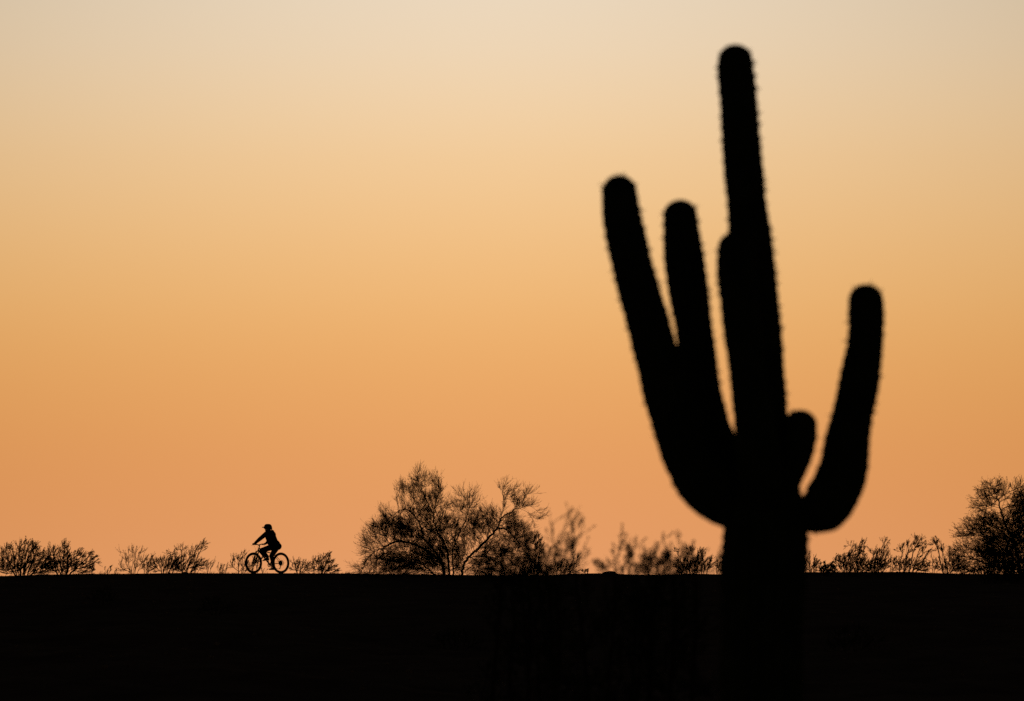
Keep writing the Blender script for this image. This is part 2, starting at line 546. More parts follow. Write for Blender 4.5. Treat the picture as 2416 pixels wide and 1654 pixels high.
# ------------------------------------------------------------------ trees and shrubs
def colonize(att, seeds, par, step, kill, inertia=0.5, tropism=(0, 0, 0.12), max_iter=200, rng=None):
    nodes = [np.array(s, float) for s in seeds]
    parent = list(par)
    dirs = [np.array([0, 0, 1.0]) for _ in nodes]
    for i, p in enumerate(parent):
        if p >= 0:
            d = nodes[i] - nodes[p]
            dirs[i] = d / max(np.linalg.norm(d), 1e-9)
    kids = np.zeros(200000, int)
    att = att.copy()
    near = np.full(len(att), -1)
    nd = np.full(len(att), 1e9)
    fresh = list(range(len(nodes)))
    trop = np.array(tropism)
    for it in range(max_iter):
        if not len(att):
            break
        NP = np.array([nodes[k] for k in fresh])
        if len(fresh):
            dist = np.linalg.norm(att[:, None, :] - NP[None], axis=2)
            k = dist.argmin(1)
            dm = dist[np.arange(len(att)), k]
            upd = dm < nd
            nd = np.where(upd, dm, nd)
            near = np.where(upd, np.array(fresh)[k], near)
        alive = nd > kill
        att, nd, near = att[alive], nd[alive], near[alive]
        if not len(att):
            break
        fresh = []
        order = np.argsort(near, kind='stable')
        uniq, st = np.unique(near[order], return_index=True)
        groups = np.split(order, st[1:])
        for nidx, gi in zip(uniq, groups):
            if kids[nidx] >= 4:
                near[gi] = -1
                nd[gi] = 1e9
                continue
            v = att[gi] - nodes[nidx]
            v = (v / np.linalg.norm(v, axis=1, keepdims=True)).mean(0)
            v = v + dirs[nidx] * inertia + trop + rng.normal(0, 0.12, 3)
            v /= max(np.linalg.norm(v), 1e-9)
            nodes.append(nodes[nidx] + v * step)
            parent.append(int(nidx))
            dirs.append(v)
            kids[nidx] += 1
            fresh.append(len(nodes) - 1)
        if not fresh:
            break
    return np.array(nodes), np.array(parent), np.array(dirs)


def radii(parent, tip, power=2.3, rmax=1.0):
    n = len(parent)
    acc = np.zeros(n)
    r = np.zeros(n)
    has = np.zeros(n, bool)
    for p in parent:
        if p >= 0:
            has[p] = True
    for i in range(n - 1, -1, -1):
        if not has[i]:
            acc[i] = tip ** power
        r[i] = acc[i] ** (1 / power)
        if parent[i] >= 0:
            acc[parent[i]] += acc[i]
    return np.minimum(r, rmax), ~has


def lobe_points(lobes, depth, rng, dens,  shell=0.5, ground_cut=True, depth_k=0.85, centre_y=None):
    """lobes: (px, py, rx_px, ry_px, count) -> attraction points in the place"""
    pts = []
    for lb in lobes:
        px, py, rx, ry, cnt = lb[:5]
        cnt = int(cnt * dens)
        dy = lb[5] if len(lb) > 5 else 0.0
        c = at(px, py, depth)
        mx, mz = rx / FPX * depth, ry / FPX * depth
        v = rng.normal(size=(cnt, 3))
        v /= np.linalg.norm(v, axis=1, keepdims=True)
        rr = rng.uniform(0, 1, cnt) ** (1 / 3.0)
        rr = np.where(rng.rand(cnt) < shell, rng.uniform(0.8, 1.0, cnt), rr)
        p = v * rr[:, None] * np.array([mx, min(mx, mz * 1.6) * depth_k, mz]) + np.array([c.x, c.y + dy, c.z])
        pts.append(p)
    P = np.concatenate(pts)
    z = ground_z(P[:, 0], P[:, 1])
    return P[P[:, 2] > z + 0.015]


def twigs(P, D, L, rng, segs=3, up=0.15, wind=(0, 0, 0), curl=0.35):
    """short bent twigs from P along D; returns segment ends and directions"""
    A, B, DD, K = [], [], [], []
    p = P.copy()
    d = D / np.maximum(np.linalg.norm(D, axis=1, keepdims=True), 1e-9)
    for s in range(segs):
        d = d + rng.normal(0, curl, d.shape) * 0.5 + np.array(wind) + (up if isinstance(up, np.ndarray) else np.array([0, 0, up]))
        d /= np.maximum(np.linalg.norm(d, axis=1, keepdims=True), 1e-9)
        q = p + d * (L / segs)[:, None]
        A.append(p)
        B.append(q)
        DD.append(d)
        K.append(np.full(len(p), s))
        p = q
    return np.concatenate(A), np.concatenate(B), np.concatenate(DD), np.concatenate(K)


def plant(name, label, cat, base, lobes, depth, seed, step, kill, tip_r=0.003, stems=4, spread=0.12, twig_n=3, twig_l=(0.12, 0.25),
          leaf_n=9, leaf_l=0.022, leaf_w=0.009, wind=(0.05, 0, 0), up=0.15, group=None, limbs=None, bark='bark', leaf='leaf', tree=False,
          side_twig=0.35, rmax=0.2, shell=0.5, depth_k=0.85, power=2.3, sub_twig=0, flat=0.55, dens=1.0, curl=0.35, fan=0.0, inertia=0.5, droop=0.0):
    rng = np.random.RandomState(seed)
    bx = at(base, 1355, depth).x
    by = at(base, 1355, depth).y
    bz = gz(bx, by)
    org = np.array([bx, by, bz])
    root = empty(name, org, label, cat, group)
    att = lobe_points(lobes, depth, rng, dens, shell, depth_k=depth_k)
    seeds, par = [], []
    if limbs:
        for poly in limbs:
            pts = []
            for q in poly:
                w = at(q[0], q[1], depth)
                pts.append((w.x, w.y + (q[2] if len(q) > 2 else 0.0), w.z))
            # start from the nearest existing node
            S = catmull(pts, 6)
            first = -1
            if seeds:
                first = int(np.argmin(np.linalg.norm(np.array(seeds) - S[0], axis=1)))
            for k, s in enumerate(S):
                jitter = rng.normal(0, step * 0.12, 3) if k else 0
                seeds.append(s + jitter)
                par.append(first if k == 0 else len(seeds) - 2)
    else:
        for k in range(stems):
            a = 2 * math.pi * k / stems + rng.uniform(0, 1)
            x, y = bx + math.cos(a) * spread * rng.uniform(0.3, 1), by + math.sin(a) * spread * rng.uniform(0.3, 1)
            seeds.append(np.array([x, y, gz(x, y) - 0.04]))
            par.append(-1)
    nodes, parent, dirs = colonize(att, seeds, par, step, kill, inertia=inertia, rng=rng, tropism=(wind[0], wind[1], 0.08))
    # relax the zigzag a little
    for _ in range(2):
        m = parent >= 0
        sm = nodes.copy()
        cnt = np.ones(len(nodes))
        np.add.at(sm, np.arange(len(nodes))[m], nodes[parent[m]])
        np.add.at(cnt, np.arange(len(nodes))[m], 1)
        np.add.at(sm, parent[m], nodes[m])
        np.add.at(cnt, parent[m], 1)
        new = sm / cnt[:, None]
        new[~m] = nodes[~m]
        nodes = nodes * 0.55 + new * 0.45
    if len(nodes) == len(seeds) and not limbs:             # nothing grew: a few bare shoots
        extra = [(q, nodes[q] + np.array([rng.normal(0, 0.03), rng.normal(0, 0.02), 0.07])) for q in range(len(seeds)) for _ in range(3)]
        parent = np.concatenate([parent, [q for q, _ in extra]])
        nodes = np.concatenate([nodes, [p for _, p in extra]])
    r, tipmask = radii(parent, tip_r, power, rmax)
    idx = np.where(parent >= 0)[0]
    P0, P1 = nodes[parent[idx]], nodes[idx]
    r0 = np.minimum(r[parent[idx]], r[idx] * 1.6)
    thick = r[idx] > (0.012 if tree else 0.0035)
    rid = np.arange(len(parent))                            # which stem a node belongs to
    for q in range(len(parent)):
        if parent[q] >= 0:
            rid[q] = rid[parent[q]]
    for stem in (np.unique(rid[idx]) if not tree else [None]):
        mine = np.ones(len(idx), bool) if stem is None else rid[idx] == stem
        stem_parts = []
        for sel, sides in ((mine & thick & (r[idx] > 0.02), 7), (mine & thick & (r[idx] <= 0.02), 4)):
            if sel.any():
                ext = (P1[sel] - P0[sel]) * 0.04
                stem_parts.append(prisms(P0[sel] - ext - org, P1[sel] + ext - org, r0[sel], r[idx][sel], sides))
        if stem_parts:
            V, F = join_np(stem_parts)
            np_mesh('trunk' if tree else 'stem', V, F, M[bark], root, smooth=True)
    crown = []
    if (~thick).any():
        crown.append(prisms(P0[~thick] - org, P1[~thick] - org, r0[~thick], r[idx][~thick], 3))
    # twigs at the tips and along the thin shoots
    ti = np.where(tipmask & (parent >= 0))[0]
    thin = np.where((~tipmask) & (parent >= 0) & (r < tip_r * 3.2))[0]
    thin = thin[rng.rand(len(thin)) < side_twig]
    src = np.concatenate([np.repeat(ti, twig_n), np.repeat(thin, max(1, twig_n // 2))])
    dd = nodes[src] - nodes[parent[src]]
    dd /= np.maximum(np.linalg.norm(dd, axis=1, keepdims=True), 1e-9)
    out = nodes[src] - (org + np.array([0, 0, -0.15]))
    dd = dd + fan * out / np.maximum(np.linalg.norm(out, axis=1, keepdims=True), 1e-9) + rng.normal(0, flat, dd.shape)
    hgt = (nodes[src][:, 2] - org[2]) / max(nodes[:, 2].max() - org[2], 1e-6)
    up = np.clip(up - droop * (1 - hgt * 1.6), -0.3, up)[:, None] * np.array([[0, 0, 1.0]])
    L = rng.uniform(*twig_l, len(src))
    A, B, D, K = twigs(nodes[src], dd, L, rng, 3, up, wind, curl)
    tr = tip_r * np.array([0.9, 0.75, 0.6])[K]
    crown.append(prisms(A - org, B - org, tr, tr * 0.75, 3))
    if sub_twig:
        s2 = rng.randint(0, len(A), len(A) * sub_twig)
        tt = rng.rand(len(s2), 1)
        d2 = D[s2] + rng.normal(0, 0.45, (len(s2), 3))
        A2, B2, D2, K2 = twigs(A[s2] * (1 - tt) + B[s2] * tt, d2, rng.uniform(0.25, 0.7, len(s2)) * L.mean(), rng, 2, up[s2 % len(up)], wind, curl)
        crown.append(prisms(A2 - org, B2 - org, np.full(len(A2), tip_r * 0.6), np.full(len(A2), tip_r * 0.4), 3))
        A, B, D, K = np.concatenate([A, A2]), np.concatenate([B, B2]), np.concatenate([D, D2]), np.concatenate([K, K2 + 1])
    if leaf_n:
        w = np.where(K == 0, 0.35, 1.0)
        n = rng.poisson(leaf_n / 3.0 * w)
        si = np.repeat(np.arange(len(A)), n)
        tt = rng.rand(len(si), 1)
        Cc = A[si] * (1 - tt) + B[si] * tt
        Dd = D[si] + rng.normal(0, 0.45, (len(si), 3))
        crown.append(leaves(Cc - org, Dd, leaf_l * rng.uniform(0.6, 1.4, len(si)), leaf_w * rng.uniform(0.7, 1.3, len(si)), rng))
    V, F = join_np(crown)
    cr = np_mesh('crown' if tree else 'foliage', V, F, M[leaf], root)
    cr['kind'] = 'stuff'
    return root


RD = RIDGE - 1.5
# the large palo verde on the ridge
plant('palo_verde_tree', 'large spreading palo verde tree with airy crown on the ridge right of the cyclist', 'tree', 1072,
      [(988, 1133, 12, 20, 45), (978, 1161, 26, 22, 90), (1022, 1141, 14, 16, 36), (1036, 1159, 10, 30, 50), (950, 1157, 16, 10, 22), (1000, 1181, 36, 16, 70), (965, 1196, 24, 12, 40), (1018, 1201, 34, 16, 60),
       (1092, 1179, 8, 18, 30), (1112, 1183, 12, 20, 40), (1090, 1203, 18, 14, 34), (1062, 1196, 12, 14, 26), (1128, 1216, 22, 10, 26),
       (1186, 1161, 10, 20, 36), (1204, 1171, 14, 18, 34), (1240, 1179, 12, 20, 40), (1225, 1197, 24, 14, 44), (1262, 1217, 14, 12, 26), (1160, 1219, 30, 14, 44), (1195, 1223, 30, 12, 40),
       (935, 1219, 24, 16, 60), (940, 1226, 40, 20, 120), (908, 1258, 36, 24, 180), (879, 1284, 24, 22, 110), (893, 1315, 36, 30, 230), (863, 1340, 22, 14, 60), (950, 1262, 56, 34, 520), (1005, 1240, 56, 36, 330),
       (950, 1318, 62, 34, 800), (1015, 1312, 60, 42, 1000), (1060, 1255, 40, 34, 220), (1062, 1320, 34, 38, 600), (1125, 1245, 46, 28, 150), (1180, 1250, 48, 28, 160), (1215, 1280, 40, 34, 150),
       (1110, 1290, 30, 34, 120), (1160, 1300, 44, 30, 110), (1130, 1340, 40, 14, 50), (1225, 1330, 30, 24, 70), (960, 1354, 90, 8, 480), (1030, 1354, 44, 12, 480), (893, 1354, 40, 7, 90), (1080, 1352, 30, 10, 160), (1010, 1335, 60, 14, 400), (1000, 1344, 80, 12, 600), (1070, 1340, 26, 16, 200), (1130, 1346, 50, 9, 120), (1150, 1356, 50, 7, 90)],
      RIDGE - 9.0, 11, 0.08, 0.125, dens=0.88, tip_r=0.0045, twig_n=4, twig_l=(0.22, 0.48), leaf_n=3.2, leaf_l=0.030, leaf_w=0.010, wind=(0.0, 0, 0), up=0.16, curl=0.25, fan=0.5, droop=0.22,
      limbs=[[(1088, 1362), (1092, 1340), (1104, 1316), (1126, 1296), (1150, 1272), (1174, 1246)],
             [(1174, 1246), (1196, 1250, -.2), (1216, 1272, -.3), (1244, 1306, -.5)],
             [(1174, 1246), (1183, 1222), (1205, 1207), (1236, 1196)],
             [(1183, 1222), (1187, 1200), (1187, 1180), (1186, 1160)],
             [(1060, 1362), (1058, 1330), (1052, 1290, .3), (1036, 1262, .4), (1024, 1232, .5), (1022, 1212, .5)],
             [(1022, 1212, .5), (1008, 1186, .5), (994, 1154, .5), (986, 1130, .5)],
             [(1022, 1212, .5), (1026, 1192, .5), (1034, 1165, .5)],
             [(1070, 1362), (1068, 1310, -.4), (1082, 1262, -.5), (1100, 1226, -.5), (1104, 1196, -.5)],
             [(1050, 1360), (1040, 1322, -.6), (1000, 1272, -.8), (956, 1240, -.9), (920, 1238, -1.0)],
             [(1040, 1322, -.6), (990, 1290, -.4), (940, 1278, -.2), (895, 1296, .1)],
             [(1000, 1272, -.8), (996, 1252, -.4), (984, 1226, .1), (962, 1204, .2), (935, 1206, .2)],
             [(1030, 1362), (1000, 1335, .8), (960, 1322, .9), (910, 1322, 1.0)],
             [(1104, 1316), (1126, 1312, .5), (1160, 1318, .8), (1182, 1350, .9)]],
      bark='green_bark', leaf='leaf_fine', tree=True, side_twig=0.6, rmax=0.075, shell=0.25, sub_twig=2, flat=0.36)
# the dense one at the right edge
plant('mesquite_tree', 'dense dark mesquite tree cut by the right edge of the photo', 'tree', 2400,
      [(2345, 1168, 32, 28, 60), (2398, 1156, 16, 18, 30), (2326, 1196, 30, 16, 40), (2305, 1242, 26, 20, 60), (2285, 1262, 24, 16, 70), (2275, 1315, 26, 30, 120),
       (2350, 1245, 46, 36, 300), (2350, 1310, 50, 42, 1100), (2300, 1345, 40, 10, 140), (2420, 1210, 44, 46, 600), (2400, 1290, 60, 60, 1300), (2480, 1180, 60, 70, 350), (2500, 1280, 60, 70, 350)],
      RIDGE - 14.0, 23, 0.08, 0.115, dens=2.0, fan=0.4, tip_r=0.0048, curl=0.3, flat=0.42, twig_n=4, twig_l=(0.20, 0.42), leaf_n=8, leaf_l=0.034, leaf_w=0.012, wind=(-0.02, 0, 0), up=0.05,
      limbs=[[(2410, 1372), (2404, 1330), (2392, 1280), (2374, 1240), (2362, 1205), (2352, 1170)],
             [(2404, 1330), (2370, 1300, -.5), (2330, 1275, -.7), (2300, 1262, -.8)],
             [(2410, 1372), (2430, 1310, .4), (2440, 1240, .5), (2460, 1180, .5)],
             [(2392, 1280), (2350, 1240, .6), (2320, 1238, .7)],
             [(2410, 1372), (2370, 1345, -.3), (2320, 1330, -.5)]],
      bark='bark', leaf='leaf_fine', tree=True, side_twig=0.7, rmax=0.12, shell=0.3, sub_twig=1)

G = 'desert shrubs along the ridge'
CREO = dict(step=0.045, kill=0.065, dens=1.8, tip_r=0.005, twig_n=4, twig_l=(0.10, 0.27), leaf_n=13, leaf_l=0.044, leaf_w=0.014, wind=(0.17, 0, 0.0), up=0.12, flat=0.26, curl=0.22, fan=0.55, inertia=0.9, group=G)


def shrub(base, lobes, label, seed, depth=RD, name='creosote_bush', cat='shrub', **kw):
    d = dict(CREO)
    d.update(kw)
    if depth == RD:
        depth = RIDGE - 4.5 - (seed * 37 % 40) / 10.0         # a little down the near side of the crest
    if 150 < depth < RIDGE and d['stems'] > 3:                      # low growth round the foot
        lo, hi = min(l[0] - l[2] for l in lobes), max(l[0] + l[2] for l in lobes)
        floor = 1449 + (1.6 - gz(at(base, 1355, depth).x, depth)) * FPX / depth
        lobes = lobes + [((lo + hi) / 2, floor - 13, (hi - lo) * 0.42, 11, int((hi - lo) * 0.9)), ((lo + base) / 2, floor - 22, (hi - lo) * 0.22, 9, int((hi - lo) * 0.22)),
                         ((hi + base) / 2, floor - 22, (hi - lo) * 0.22, 9, int((hi - lo) * 0.22))]
        d['stems'] = int(d['stems'] * 1.7)
        d['spread'] = max(d['spread'], (hi - lo) / FPX * depth * 0.13)
    return plant(name, label, cat, base, lobes, depth, seed, **d)


shrub(52, [(62, 1300, 26, 18, 45), (20, 1310, 20, 20, 45), (80, 1320, 26, 24, 60), (40, 1335, 44, 20, 90), (76, 1288, 10, 8, 14), (12, 1340, 22, 14, 35), (108, 1338, 22, 14, 60), (96, 1322, 12, 10, 20)],
      'large bushy shrub at the left edge of the ridge', 31, stems=8, spread=0.25)
shrub(150, [(152, 1296, 10, 12, 20), (122, 1306, 12, 12, 18), (140, 1325, 30, 22, 70), (180, 1320, 18, 18, 36), (190, 1310, 8, 10, 10), (210, 1318, 14, 14, 24),
            (222, 1322, 8, 8, 8), (150, 1342, 50, 12, 70)],
      'wide leaning shrub, second from the left edge', 32, stems=8, spread=0.25)
shrub(216, [(217, 1346, 5, 8, 9)], 'tiny sprig right of the wide leaning shrub', 33, step=0.025, kill=0.035, twig_l=(0.05, 0.12), stems=2, spread=0.03)
shrub(254, [(254, 1347, 9, 7, 16), (260, 1343, 4, 4, 5)], 'small leafy tuft between the wide leaning shrub and the bare shrub', 34, step=0.03, kill=0.05, dens=1.0, twig_n=2, leaf_n=7, twig_l=(0.06, 0.14), stems=3, spread=0.04)
shrub(270, [(271, 1350, 5, 5, 8)], 'low tuft just left of the bare shrub', 35, step=0.03, kill=0.05, dens=1.0, twig_n=2, leaf_n=7, twig_l=(0.06, 0.14), stems=2, spread=0.03)
shrub(315, [(312, 1315, 24, 18, 40), (330, 1308, 12, 10, 16), (300, 1332, 20, 14, 24), (336, 1312, 8, 10, 9), (285, 1306, 5, 4, 3), (292, 1345, 16, 8, 10)],
      'nearly bare rounded shrub with thick dark stems on the ridge', 36, stems=5, spread=0.12, leaf_n=3.5, tip_r=0.0046, step=0.06, kill=0.1)
shrub(345, [(342, 1335, 12, 16, 22), (356, 1322, 6, 7, 9), (352, 1345, 10, 9, 14)], 'thin pale leafed sprigs right of the bare shrub', 37, stems=4, spread=0.1, leaf_n=9)
shrub(392, [(375, 1340, 14, 14, 30), (395, 1332, 18, 14, 40), (410, 1342, 20, 10, 36), (368, 1328, 5, 6, 8)], 'dense low shrub left of the tall wispy shrub', 38, stems=6, spread=0.2)
shrub(440, [(474, 1289, 12, 5, 12), (464, 1297, 11, 8, 14), (476, 1300, 8, 5, 7), (456, 1308, 12, 10, 18), (430, 1298, 14, 5, 10), (406, 1308, 9, 6, 6), (422, 1320, 14, 12, 18),
            (450, 1325, 16, 16, 30), (437, 1340, 20, 12, 36)],
      'tall wispy shrub leaning right, left of the cyclist', 39, stems=5, spread=0.1, leaf_n=8, wind=(0.24, 0, 0))
shrub(462, [(460, 1345, 8, 9, 14), (478, 1333, 7, 5, 5)], 'short sprig at the right foot of the tall wispy shrub', 40, stems=3, spread=0.06, leaf_n=6)
shrub(490, [(492, 1340, 9, 10, 16), (502, 1331, 4, 5, 5)], 'small upright tuft right of the tall wispy shrub', 41, stems=3, spread=0.05, leaf_n=8, twig_n=3)
shrub(524, [(522, 1348, 14, 6, 20), (528, 1343, 7, 5, 6)], 'low wide tuft left of the front wheel', 42, step=0.03, kill=0.05, dens=1.0, twig_n=2, leaf_n=7, twig_l=(0.06, 0.14), stems=4, spread=0.12)
shrub(570, [(569, 1318, 6, 11, 14), (562, 1326, 8, 8, 10), (574, 1308, 4, 5, 5), (566, 1343, 10, 10, 14), (580, 1340, 10, 8, 14), (550, 1330, 8, 14, 16)],
      'slender shrub with bare lower stems just behind the front wheel', 43, stems=4, spread=0.12, depth=RIDGE + 0.9, leaf_n=9)
shrub(602, [(600, 1330, 10, 12, 16), (590, 1345, 12, 7, 12), (612, 1328, 8, 8, 8)], 'thin shrub seen through the spokes of the front wheel', 44, stems=4, spread=0.1, depth=RIDGE + 1.0, leaf_n=6)
shrub(622, [(621, 1349, 8, 3.5, 12), (626, 1346, 4, 2.5, 4)], 'little weed under the bicycle between the wheels', 45, step=0.03, kill=0.05, dens=1.0, twig_n=2, leaf_n=7, twig_l=(0.06, 0.14), stems=3, spread=0.06, depth=RIDGE + 0.7)
shrub(706, [(692, 1342, 5, 9, 12), (710, 1340, 8, 10, 14), (722, 1336, 5, 6, 6), (700, 1332, 5, 4, 4), (728, 1348, 8, 5, 8)],
      'sparse twiggy shrub just right of the rear wheel', 46, stems=4, spread=0.12, leaf_n=7)
shrub(758, [(757, 1330, 18, 14, 40), (770, 1316, 7, 9, 14), (778, 1336, 9, 8, 10), (745, 1340, 10, 10, 16), (787, 1348, 6, 5, 5), (782, 1332, 5, 4, 4)],
      'small pointed shrub between the bicycle and the large tree', 47, stems=6, spread=0.15, wind=(0.2, 0, 0))
shrub(1330, [(1320, 1345, 14, 10, 26), (1350, 1325, 10, 10, 10), (1352, 1310, 6, 4, 5), (1362, 1320, 6, 4, 4), (1340, 1345, 10, 8, 14)],
      'sharp thin sprig in front of the blurred shrub right of the large tree', 48, stems=5, spread=0.25, leaf_n=4)
shrub(1382, [(1380, 1351, 7, 2.5, 9), (1385, 1347.5, 4, 1.5, 4)], 'tiny flat weed left of the flat boulder', 49, step=0.025, kill=0.035, twig_l=(0.05, 0.12), stems=2, spread=0.03)
shrub(1262, [(1265, 1280, 12, 12, 24), (1270, 1300, 12, 14, 26), (1260, 1325, 16, 18, 30)], 'sharp leafy shrub at the right skirt of the large tree', 50, stems=4, spread=0.15)
shrub(1650, [(1598, 1305, 5, 6, 7), (1632, 1303, 7, 5, 8), (1655, 1308, 8, 6, 12), (1648, 1325, 16, 14, 40), (1610, 1335, 18, 12, 32), (1672, 1330, 9, 12, 16), (1640, 1345, 30, 8, 40)],
      'sharp leafy shrub just left of the saguaro trunk', 51, stems=8, spread=0.5)
shrub(1697, [(1697, 1342, 10, 12, 34), (1702, 1330, 5, 8, 10)], 'short sharp shrub against the left side of the saguaro trunk', 52, stems=5, spread=0.12)
shrub(1916, [(1908, 1325, 4, 14, 16), (1920, 1335, 7, 8, 14), (1905, 1345, 10, 6, 16), (1928, 1347, 6, 5, 7)], 'small leafy shrub against the right side of the saguaro trunk', 53, stems=4, spread=0.12)
shrub(1950, [(1945, 1346, 12, 6, 18), (1962, 1342, 10, 8, 18)], 'low shrub right of the saguaro trunk', 54, step=0.025, kill=0.035, twig_l=(0.05, 0.12), stems=4, spread=0.15)
shrub(2012, [(2004, 1288, 5, 6, 9), (2014, 1296, 7, 6, 9), (2032, 1286, 8, 6, 12), (2022, 1305, 10, 8, 18), (2005, 1315, 12, 12, 28), (1985, 1330, 18, 14, 45), (2022, 1330, 22, 18, 80), (2030, 1345, 24, 8, 40)],
      'bushy two plumed shrub right of the saguaro trunk', 55, stems=8, spread=0.3, wind=(0.2, 0, 0))
shrub(2070, [(2087, 1282, 5, 5, 8), (2082, 1296, 6, 6, 9), (2088, 1306, 7, 6, 9), (2066, 1308, 14, 9, 28), (2075, 1328, 22, 20, 90), (2060, 1342, 24, 10, 50)],
      'dense round shrub with one tall plume, right of the two plumed shrub', 56, stems=8, spread=0.25, wind=(0.2, 0, 0))
shrub(2102, [(2098, 1312, 6, 10, 12), (2104, 1325, 7, 12, 16), (2108, 1338, 8, 8, 12)], 'narrow upright sprig right of the dense round shrub', 57, stems=3, spread=0.06, leaf_n=7)
shrub(2140, [(2128, 1300, 6, 9, 14), (2140, 1288, 8, 6, 14), (2162, 1277, 9, 6, 14), (2158, 1290, 8, 6, 10), (2180, 1290, 5, 6, 9), (2176, 1305, 8, 7, 10), (2150, 1305, 6, 6, 7),
             (2190, 1305, 6, 6, 7), (2140, 1338, 24, 14, 60), (2168, 1338, 16, 14, 36), (2120, 1340, 10, 10, 22)],
      'tall open shrub with leafy tufts on long bare stems', 58, stems=7, spread=0.3, wind=(0.2, 0, 0))
shrub(2204, [(2200, 1340, 9, 10, 14), (2212, 1345, 6, 6, 8), (2198, 1318, 5, 5, 4)], 'small twiggy shrub between the open shrub and the forked shrub', 59, stems=3, spread=0.08, leaf_n=6)
shrub(2232, [(2212, 1286, 10, 8, 20), (2220, 1302, 10, 10, 26), (2210, 1275, 6, 5, 5), (2225, 1335, 14, 14, 30), (2240, 1310, 7, 12, 10), (2250, 1330, 12, 12, 24), (2262, 1340, 18, 10, 30)],
      'forked shrub with a drooping plume beside the right edge tree', 60, stems=5, spread=0.1, leaf_n=10, wind=(-0.05, 0, 0))

shrub(2368, [(2330, 1350, 36, 10, 150), (2385, 1344, 50, 16, 300), (2420, 1340, 40, 20, 200)],
      'low dense dark bush at the foot of the right edge tree', 61, depth=RIDGE - 20, stems=14, spread=0.9, wind=(0.0, 0, 0))

# shrubs standing on the slope nearer to the camera, thrown out of focus
NB = dict(step=0.035, kill=0.048, dens=1.35, tip_r=0.0034, inertia=0.8, fan=0.3, flat=0.35, twig_n=3, twig_l=(0.07, 0.16), leaf_n=12, leaf_l=0.026, leaf_w=0.012, up=0.12, wind=(0.02, 0, 0),
          group='blurred shrubs on the near slope', rmax=0.03)
D2 = 45.0
shrub(1225, [(1235, 1306, 34, 60, 150), (1215, 1266, 24, 30, 50), (1195, 1346, 70, 50, 130), (1290, 1356, 40, 60, 110), (1230, 1352, 76, 20, 320), (1240, 1460, 90, 120, 220), (1240, 1700, 140, 170, 200)],
      'blurred dense shrub in front of the right side of the large tree', 71, depth=D2 + 7, stems=9, spread=0.35, **NB)
shrub(1335, [(1310, 1256, 12, 20, 12), (1328, 1231, 8, 14, 8), (1350, 1266, 26, 28, 26), (1362, 1241, 8, 14, 7), (1300, 1238, 8, 8, 6), (1345, 1316, 40, 36, 46), (1315, 1356, 40, 40, 60), (1325, 1352, 56, 20, 220), (1335, 1480, 70, 130, 160), (1335, 1750, 130, 180, 180),
             (1280, 1261, 8, 22, 8)],
      'tall wispy blurred shrub right of the large tree', 72, depth=D2, stems=7, spread=0.25, **dict(NB, leaf_n=9, twig_n=2))
shrub(1475, [(1452, 1284, 7, 14, 4), (1470, 1309, 14, 20, 14), (1500, 1291, 12, 10, 6), (1483, 1334, 28, 26, 60), (1445, 1345, 22, 16, 50), (1520, 1345, 34, 22, 80), (1480, 1352, 66, 20, 330), (1475, 1480, 70, 120, 200), (1475, 1750, 150, 180, 200)],
      'blurred shrub behind the flat boulder, left of the saguaro', 73, depth=D2, stems=7, spread=0.25, **dict(NB, leaf_n=11))
shrub(1570, [(1559, 1281, 4, 18, 5), (1545, 1315, 10, 14, 16), (1567, 1319, 12, 20, 40), (1560, 1338, 36, 22, 130), (1612, 1297, 8, 14, 6), (1634, 1307, 10, 10, 5), (1622, 1335, 36, 22, 100), (1690, 1327, 10, 14, 4),
             (1590, 1352, 84, 20, 400), (1580, 1480, 90, 120, 220), (1580, 1750, 160, 180, 220)],
      'blurred spiky shrub between the flat boulder and the saguaro trunk', 74, depth=D2, stems=9, spread=0.3, **dict(NB, leaf_n=12))

# shrubs lost in the dark of the slope
for k, (px, dep, w, h, lb) in enumerate([
        (240, 150.0, 36, 34, 'dim shrub on the dark slope below the wide leaning shrub'),
        (510, 140.0, 44, 40, 'dim shrub on the dark slope below and left of the bicycle'),
        (1075, 120.0, 60, 50, 'dim shrub on the dark slope below the large tree'),
        (2010, 110.0, 70, 60, 'dim shrub on the dark slope right of the saguaro base')]):
    p = at(px, 1355, dep)
    zb = gz(p.x, dep)
    pyb = 1449 + (1.6 - zb) * FPX / dep
    shrub(px, [(px, pyb - h * 0.55, w * 0.7, h * 0.45, 90), (px - w * 0.4, pyb - h * 0.35, w * 0.5, h * 0.3, 45), (px + w * 0.5, pyb - h * 0.4, w * 0.5, h * 0.35, 45)],
          lb, 80 + k, depth=dep, stems=7, spread=0.2, **dict(NB, group='dim shrubs on the slope', wind=(0.05, 0, 0), step=0.05, kill=0.08, twig_l=(0.1, 0.24), leaf_l=0.035))

# ------------------------------------------------------------------ bicycle
YAW = R(40.0)
FW = Vector((-math.cos(YAW), -math.sin(YAW), 0))
LF = Vector((math.sin(YAW), -math.cos(YAW), 0))
rear = at(560 + 1090 / 10.607, 1353.4, RIDGE - 0.6)
ORG = Vector((rear.x, rear.y, 0))
fr = ORG + FW * 1.206
z_r, z_f = gz(ORG.x, ORG.y), gz(fr.x, fr.y)
slope = math.atan2(z_f - z_r, 1.206)
ORG.z = z_r - 0.004
# local axes: x forward, y left, z up
ROT = Matrix((FW, LF, Vector((0, 0, 1)))).transposed().to_4x4() @ Matrix.Rotation(-slope, 4, 'Y')
bike = empty('bicycle', ORG, 'mountain bicycle ridden left along the ridge crest', 'bicycle')
bike.rotation_euler = ROT.to_euler()


